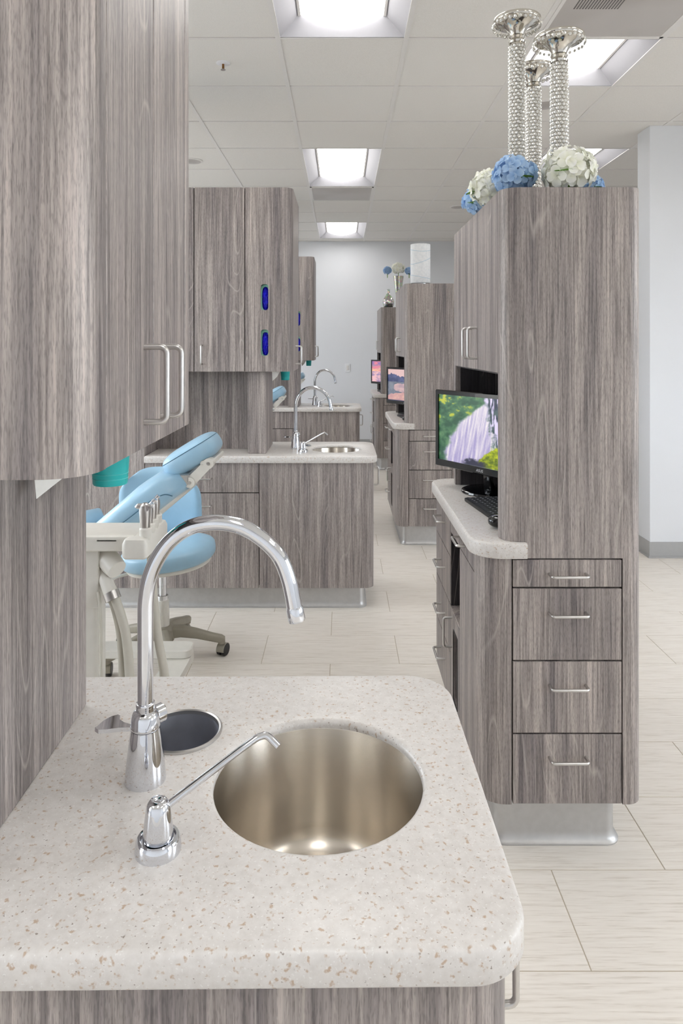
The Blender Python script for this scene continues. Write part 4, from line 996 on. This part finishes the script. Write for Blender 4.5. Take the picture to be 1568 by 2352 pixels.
# ------------------------------------------------------------------ operator stool
def stool():
    cx, cy = -0.80, 3.10
    t_ = thing('operator_stool', 'pale blue vinyl operator stool with backrest on five casters', 'stool', (cx, cy, 0))
    # seat (slightly tipped)
    ms = Matrix.Translation((cx + 0.03, cy - 0.01, 0.478)) @ Matrix.Rotation(math.radians(-6), 4, 'Y')
    B().super((0, 0, 0), (0.205, 0.205, 0.048), 0.55, 0.9, 40, 16, ms).build('seat', 'blue_vinyl', t_, 60)
    B().super((0, 0, -0.042), (0.185, 0.185, 0.020), 0.6, 0.9, 40, 10, ms).build('seat_pan', 'white_plastic', t_, 60)
    B().box(cx - 0.10, cx + 0.10, cy - 0.05, cy + 0.16, 0.395, 0.420, 0.006).build('mechanism', 'taupe_plastic', t_)
    B().tube([(cx - 0.10, cy - 0.05, 0.408), (cx - 0.17, cy - 0.12, 0.405), (cx - 0.20, cy - 0.16, 0.398)], [0.007, 0.007, 0.011], 10).build('lever', 'white_plastic', t_)
    # backrest : rounded curved pad
    nu, nv = 26, 22; vs_, fs = [], []
    for side in (0, 1):
        for j in range(nv + 1):
            for i in range(nu + 1):
                u, v_ = i / nu * 2 - 1, j / nv * 2 - 1
                ex = u * (1 - 0.30 * v_ ** 4 * (0.7 if v_ < 0 else 1)) ** 1 * 0.195; ez = v_ * (1 - 0.26 * u ** 4) * 0.185
                edge = max(0.0, 1 - max(abs(u), abs(v_)) ** 6)
                th = 0.032 * edge ** 0.5
                yy = cy + 0.225 - 0.055 * u * u - 0.02 * v_ + (-th if side == 0 else th * 0.6)
                vs_.append((cx - 0.055 + ex, yy, 0.640 + ez))
    st = (nu + 1) * (nv + 1)
    for j in range(nv):
        for i in range(nu):
            a = j * (nu + 1) + i; fs.append((a, a + 1, a + nu + 2, a + nu + 1)); fs.append((st + a, st + a + nu + 1, st + a + nu + 2, st + a + 1))
    B().add(vs_, fs).build('backrest', 'blue_vinyl', t_, 60)
    B().tube(catmull([(cx, cy + 0.10, 0.405), (cx, cy + 0.25, 0.405), (cx, cy + 0.275, 0.47), (cx, cy + 0.255, 0.62)], 5), 0.014, 10).build('back_support', 'taupe_plastic', t_, 60)
    B().lathe([(0.030, 0.10), (0.029, 0.20), (0.026, 0.265), (0.022, 0.27)], (cx, cy, 0), 24).build('column_sleeve', 'white_plastic', t_)
    B().lathe([(0.024, 0.262), (0.024, 0.285), (0.0155, 0.287), (0.0155, 0.33), (0.0165, 0.331), (0.0165, 0.396)], (cx, cy, 0), 20).build('gas_lift', 'chrome', t_)
    B().lathe([(0.050, 0.085), (0.055, 0.10), (0.052, 0.135), (0.040, 0.15), (0.031, 0.152)], (cx, cy, 0), 28).build('hub', 'taupe_plastic', t_)
    for k in range(5):
        a = math.radians(6 + 72 * k); m_ = Matrix.Translation((cx, cy, 0)) @ Matrix.Rotation(a, 4, 'Z')
        rings = []
        for x, z, hw, hh in ((0.03, 0.118, 0.024, 0.026), (0.08, 0.122, 0.022, 0.025), (0.15, 0.108, 0.019, 0.021), (0.22, 0.088, 0.017, 0.018), (0.262, 0.078, 0.017, 0.017), (0.275, 0.074, 0.013, 0.012)):
            rings.append([(x, y, z + zz) for y, zz in rrect(-hw, hw, -hh, hh, min(hw, hh) * 0.6, 3)])
        lg = B().loft(rings, mat=m_); lg.lathe([(0.015, 0.058), (0.016, 0.062), (0.016, 0.080)], (0.26, 0, 0), 16, mat=m_)
        lg = lg.build('leg', 'taupe_plastic', t_)
        ca = Matrix.Translation(m_ @ Vector((0.26, 0, 0))) @ Matrix.Rotation(a + 1.1 + k, 4, 'Z')
        w_ = B()
        for s_ in (-1, 1):
            w_.loft([[(0.012 + 0.0275 * q * math.cos(2 * PI * i / 20), s_ * yy, 0.0282 + 0.0275 * q * math.sin(2 * PI * i / 20)) for i in range(20)] for yy, q in ((0.004, 0.96), (0.007, 1.0), (0.017, 1.0), (0.020, 0.93))], mat=ca)
        wo = w_.build('caster_wheel', 'black_plastic', t_)
        hd = B(); ol = [(0.012 + 0.0292 * math.cos(q), 0.0282 + 0.0292 * math.sin(q)) for q in [math.radians(-10 + 200 * i / 12) for i in range(13)]]
        hd.loft([[(x, yy, z) for x, z in ol] for yy in (-0.0185, 0.0185)], mat=ca); hd.tube([(0, 0, 0.035), (0, 0, 0.062)], 0.005, 8, mat=ca)
        hd.build('caster_hood', 'taupe_plastic', t_)
    return t_
stool()

# ------------------------------------------------------------------ patient chair (lies along x, head end to +x)
def pad(b, stations, e=0.55, n=36, mat=None):
    """stations: (x, z, ux, uz, half width, half thickness): superelliptic sections"""
    f = lambda a: math.copysign(abs(a) ** e, a); rings = []
    for x, y, z, nx, nz, hw, ht in stations:
        rings.append([(x + nx * ht * f(math.sin(2 * PI * k / n)), y + hw * f(math.cos(2 * PI * k / n)), z + nz * ht * f(math.sin(2 * PI * k / n))) for k in range(n)])
    return b.loft(rings, mat=mat)
def patient_chair(label):
    yc = 2.52
    t_ = thing('patient_chair', label, 'dental chair', (-1.35, yc, 0), 'dental patient chairs')
    # headrest
    an = math.radians(31); ca, sa = math.cos(an), math.sin(an)
    hm = Matrix.Translation((-0.538, yc, 1.008)) @ Matrix.Rotation(-an, 4, 'Y')
    h = B().super((0, 0, 0), (0.102, 0.135, 0.046), 0.62, 0.55, 40, 18, hm).build('headrest', 'blue_vinyl', t_, 60)
    rim = [hm @ Vector((0.0990 * math.copysign(abs(math.cos(q)) ** 0.55, math.cos(q)), 0.1310 * math.copysign(abs(math.sin(q)) ** 0.55, math.sin(q)), 0.022)) for q in [2 * PI * k / 48 for k in range(49)]]
    B().tube(rim, 0.0014, 6, False).build('seam', 'seam', h, 60)
    # headrest link arm
    for s_, nm in ((-0.115, 'link_arm'),):
        y_ = yc - 0.10
        B().loft([[(x, y_ + yy, z) for x, z in ((-0.452, 0.995), (-0.436, 1.012), (-0.498, 0.925), (-0.516, 0.912))][0:0] or
                  [(-0.462 + 0.016 * math.cos(q), y_ + yy, 0.992 + 0.016 * math.sin(q)) for q in [math.radians(-50 + 180 * i / 8) for i in range(9)]] +
                  [(-0.527 + 0.018 * math.cos(q), y_ + yy, 0.926 + 0.018 * math.sin(q)) for q in [math.radians(130 + 180 * i / 8) for i in range(9)]] for yy in (-0.014, 0.014)]).build(nm, 'white_plastic', t_)
        for px_, pz_ in ((-0.462, 0.992), (-0.527, 0.926)):
            B().tube([(px_, y_ - 0.020, pz_), (px_, y_ + 0.02, pz_)], 0.0185, 20).build('pivot', 'white_plastic', t_)
            B().tube([(px_, y_ - 0.0225, pz_), (px_, y_ - 0.019, pz_)], 0.006, 12).build('screw', 'satin', t_)
        B().box(-0.492, -0.445, y_ - 0.016, yc + 0.1, 0.985, 1.005, 0.004).build('headrest_bracket', 'white_plastic', t_)
        B().box(-0.566, -0.528, y_ - 0.022, yc + 0.12, 0.915, 0.957, 0.005).build('clamp', 'satin', t_)
    # back cushion
    st = []
    for x, z, hw, ht in ((-0.530, 0.925, 0.08, 0.018), (-0.548, 0.938, 0.125, 0.040), (-0.600, 0.918, 0.175, 0.054), (-0.680, 0.860, 0.215, 0.058), (-0.770, 0.790, 0.235, 0.052), (-0.850, 0.730, 0.24, 0.046), (-0.92, 0.69, 0.235, 0.040), (-0.95, 0.675, 0.22, 0.02)):
        st.append((x, yc, z, -0.60, 0.80, hw, ht))
    bk = pad(B(), st, 0.6).build('back_cushion', 'blue_vinyl', t_, 60)
    sm = catmull([(-0.575, yc - 0.166, 0.890), (-0.600, yc - 0.182, 0.898), (-0.640, yc - 0.203, 0.880), (-0.70, yc - 0.226, 0.833), (-0.77, yc - 0.2395, 0.782), (-0.85, yc - 0.243, 0.722)], 5)
    B().tube(sm, 0.0018, 6).build('seam', 'seam', bk, 60)
    st = []
    for x, z, hw, ht in ((-0.545, 0.895, 0.08, 0.012), (-0.60, 0.862, 0.12, 0.022), (-0.70, 0.785, 0.17, 0.028), (-0.82, 0.695, 0.19, 0.03), (-0.93, 0.625, 0.19, 0.03)): st.append((x, yc, z, -0.60, 0.80, hw, ht))
    pad(B(), st, 0.5).build('back_shell', 'white_plastic', t_, 60)
    # seat and leg cushion
    st = []
    for x, z, hw, ht in ((-0.915, 0.725, 0.16, 0.025), (-0.945, 0.725, 0.215, 0.055), (-1.03, 0.700, 0.25, 0.060), (-1.20, 0.690, 0.255, 0.058), (-1.40, 0.715, 0.24, 0.052), (-1.62, 0.70, 0.225, 0.045), (-1.85, 0.66, 0.21, 0.042), (-2.02, 0.63, 0.19, 0.036), (-2.06, 0.625, 0.15, 0.015)): st.append((x, yc, z, 0, 1, hw, ht))
    pad(B(), st, 0.6).build('seat_cushion', 'blue_vinyl', t_, 60)
    B().box(-1.75, -0.93, yc - 0.19, yc + 0.19, 0.56, 0.640, 0.02, 3).build('seat_frame', 'white_plastic', t_)
    B().loft([[(-1.32 + x, yc + y, z) for x, y in rrect(-hx, hx, -hy, hy, 0.05, 5)] for z, hx, hy in ((0.06, 0.20, 0.15), (0.20, 0.17, 0.13), (0.40, 0.16, 0.12), (0.57, 0.22, 0.14))]).build('pedestal', 'white_plastic', t_)
    B().loft([[(-1.36 + x, yc + y, z) for x, y in rrect(-hx, hx, -hy, hy, 0.08, 6)] for z, hx, hy in ((0.001, 0.38, 0.22), (0.045, 0.375, 0.215), (0.065, 0.35, 0.19))]).build('floor_base', 'white_plastic', t_)
    return t_
ch = patient_chair('pale blue dental chair with tilted headrest beside the operator stool')
for dy, lab in ((LY[1] - LY[0], 'pale blue dental chair behind the sink station opposite the white lamp'), (5.86, 'pale blue dental chair beside the white end wall')):
    c = cp(ch); c.location.y += dy; c['label'] = lab

# ------------------------------------------------------------------ instrument cart beside the patient chair
def cart():
    y0 = 2.02
    t_ = thing('instrument_cart', 'white dental instrument unit with handpieces and pale hoses', 'instrument unit', (-0.80, y0, 0))
    B().loft([[(x, y, z) for x, y in rrect(-1.05 , -0.575, y0 - 0.075, y0 + 0.085, 0.012, 3, i_)] for z, i_ in ((0.822, 0.004), (0.826, 0.0), (0.852, 0.0), (0.862, 0.004), (0.866, 0.012))]).build('tray_arm', 'white_plastic', t_)
    B().loft([[(-0.658 + q * math.cos(a) * 0.027, y0 - 0.074 - 0.006 * s_, 0.856 - z) for a, s_ in [(2 * PI * k / 16, 1) for k in range(16)]] for z, q in ((0, 1), (0.003, 1), )]).build('arm_trim', 'white_plastic', t_)
    # holder block with finger slots
    b = B(); b.loft([[(x, y, z) for x, y in rrect(-0.612, -0.540, y0 - 0.10, y0 + 0.14, 0.014, 4, i_)] for z, i_ in ((0.806, 0.006), (0.812, 0.0), (0.848, 0.0), (0.860, 0.006), (0.864, 0.016))])
    hb_ = b.build('holder_block', 'white_plastic', t_)
    for k in range(4):
        yy = y0 - 0.06 + 0.052 * k
        B().lathe([(0.012, 0.0), (0.017, 0.012), (0.0175, 0.032), (0.015, 0.036), (0.011, 0.034)], (-0.554 - 0.004 * k, yy, 0.852), 20).build('holder_cup', 'white_plastic', hb_)
        sc_ = 1.0 if k == 0 else 0.78
        x_ = -0.556 - 0.004 * k
        pr = [(0.0085, 0.0), (0.0115, 0.01), (0.0120, 0.050 * sc_), (0.0125, 0.056 * sc_), (0.0135, 0.078 * sc_), (0.0125, 0.092 * sc_), (0.006, 0.098 * sc_)]
        pr = [(q * (1.22 if k == 0 else 1.0), z) for q, z in pr]
        hp = B().lathe(pr, (x_, yy, 0.858), 20).build('handpiece', 'satin', t_)
        if k == 0:
            B().tube([(x_ + 0.006, yy - 0.014, 0.944), (x_ + 0.006, yy - 0.006, 0.944)], 0.009, 16).build('button', 'chrome', hp)
            B().tube([(x_, yy, 0.945), (x_ - 0.020, yy - 0.004, 0.948), (x_ - 0.024, yy - 0.004, 0.944)], [0.011, 0.007, 0.005], 12).build('nozzle', 'satin', hp)
        else:
            B().tube([(x_, yy, 0.858 + 0.096 * sc_), (x_ + 0.010, yy, 0.858 + 0.110 * sc_)], 0.006, 10).build('nozzle', 'chrome', hp)
    # post and its housing
    B().box(-0.90, -0.692, y0 - 0.05, y0 + 0.06, 0.652, 0.8215, 0.006, 2).build('housing', 'white_plastic', t_)
    B().loft([[(x, y, z) for x, y in rrect(-0.80, -0.700, y0 - 0.035, y0 + 0.045, 0.012, 4)] for z in (0.11, 0.652)]).build('post', 'white_plastic', t_)
    # swivel boss and silver clamp
    B().tube([(-0.695, y0 + 0.0, 0.795), (-0.660, y0 - 0.03, 0.775), (-0.640, y0 - 0.045, 0.762)], [0.030, 0.031, 0.028], 24).build('swivel_boss', 'white_plastic', t_, 40)
    B().tube([(-0.690, y0 - 0.02, 0.748), (-0.662, y0 - 0.05, 0.712), (-0.652, y0 - 0.055, 0.695)], [0.018, 0.019, 0.021], 20).build('hose_socket', 'white_plastic', t_, 40)
    B().tube([(-0.655, y0 - 0.054, 0.702), (-0.645, y0 - 0.06, 0.682)], 0.0225, 24).build('clamp_ring', 'satin', t_, 40)
    hoses = [([(-0.648, y0 - 0.05, 0.69), (-0.625, y0 - 0.06, 0.64), (-0.607, y0 - 0.06, 0.56), (-0.60, y0 - 0.05, 0.40), (-0.62, y0, 0.22), (-0.68, y0 + 0.02, 0.13)], 0.0135),
             ([(-0.664, y0 - 0.045, 0.69), (-0.645, y0 - 0.05, 0.645), (-0.630, y0 - 0.05, 0.56), (-0.628, y0 - 0.04, 0.40), (-0.65, y0, 0.22), (-0.69, y0 + 0.02, 0.14)], 0.0085),
             ([(-0.692, y0 - 0.05, 0.70), (-0.680, y0 - 0.07, 0.66), (-0.676, y0 - 0.07, 0.52), (-0.682, y0 - 0.06, 0.30), (-0.70, y0 - 0.03, 0.14)], 0.0045),
             ([(-0.550, y0 - 0.02, 0.792), (-0.545, y0 - 0.02, 0.70), (-0.530, y0 - 0.02, 0.56), (-0.512, y0, 0.40), (-0.54, y0 + 0.03, 0.24), (-0.66, y0 + 0.03, 0.14)], 0.0125),
             ([(-0.560, y0 + 0.02, 0.792), (-0.556, y0 + 0.02, 0.70), (-0.545, y0 + 0.02, 0.56), (-0.530, y0 + 0.03, 0.40), (-0.56, y0 + 0.05, 0.24), (-0.67, y0 + 0.04, 0.14)], 0.0085)]
    for p, r in hoses: B().tube(catmull(p, 6), r, 12).build('hose', 'hose', t_, 60)
    # base : flat slab with sloping carrier, on casters
    B().loft([[(x, y, z) for x, y in rrect(-0.935, -0.572, 2.62, 2.71, 0.03, 6, i_)] for z, i_ in ((0.215, 0.003), (0.219, 0), (0.243, 0), (0.247, 0.004))]).build('foot_slab', 'white_plastic', t_)
    b = B(); b.add([(-0.66, 2.60, 0.214), (-0.575, 2.60, 0.214), (-0.575, 2.70, 0.214), (-0.66, 2.70, 0.214), (-0.76, 2.30, 0.085), (-0.66, 2.30, 0.085), (-0.66, 2.30, 0.055), (-0.76, 2.30, 0.055), (-0.66, 2.70, 0.180), (-0.575, 2.70, 0.180)],
               [(0, 1, 2, 3), (4, 5, 1, 0), (5, 6, 9, 2, 1), (7, 4, 0, 3, 8), (7, 8, 9, 6), (4, 7, 6, 5), (3, 2, 9, 8)]); b.build('sloping_carrier', 'white_plastic', t_)
    B().box(-0.85, -0.655, 1.90, 2.32, 0.055, 0.115, 0.012, 2).build('base', 'white_plastic', t_)
    for x, y in ((-0.82, 1.94), (-0.69, 1.94), (-0.82, 2.28), (-0.69, 2.28)):
        B().tube([(x - 0.012, y, 0.0255), (x + 0.012, y, 0.0255)], 0.025, 18).build('caster_wheel', 'black_plastic', t_, 40)
        B().tube([(x, y, 0.026), (x, y, 0.06)], 0.008, 10).build('caster_stem', 'satin', t_)
    return t_
cart()
for o in list(bpy.data.objects):
    for k in ('_base', '_up', '_rz'):
        if k in o: del o[k]
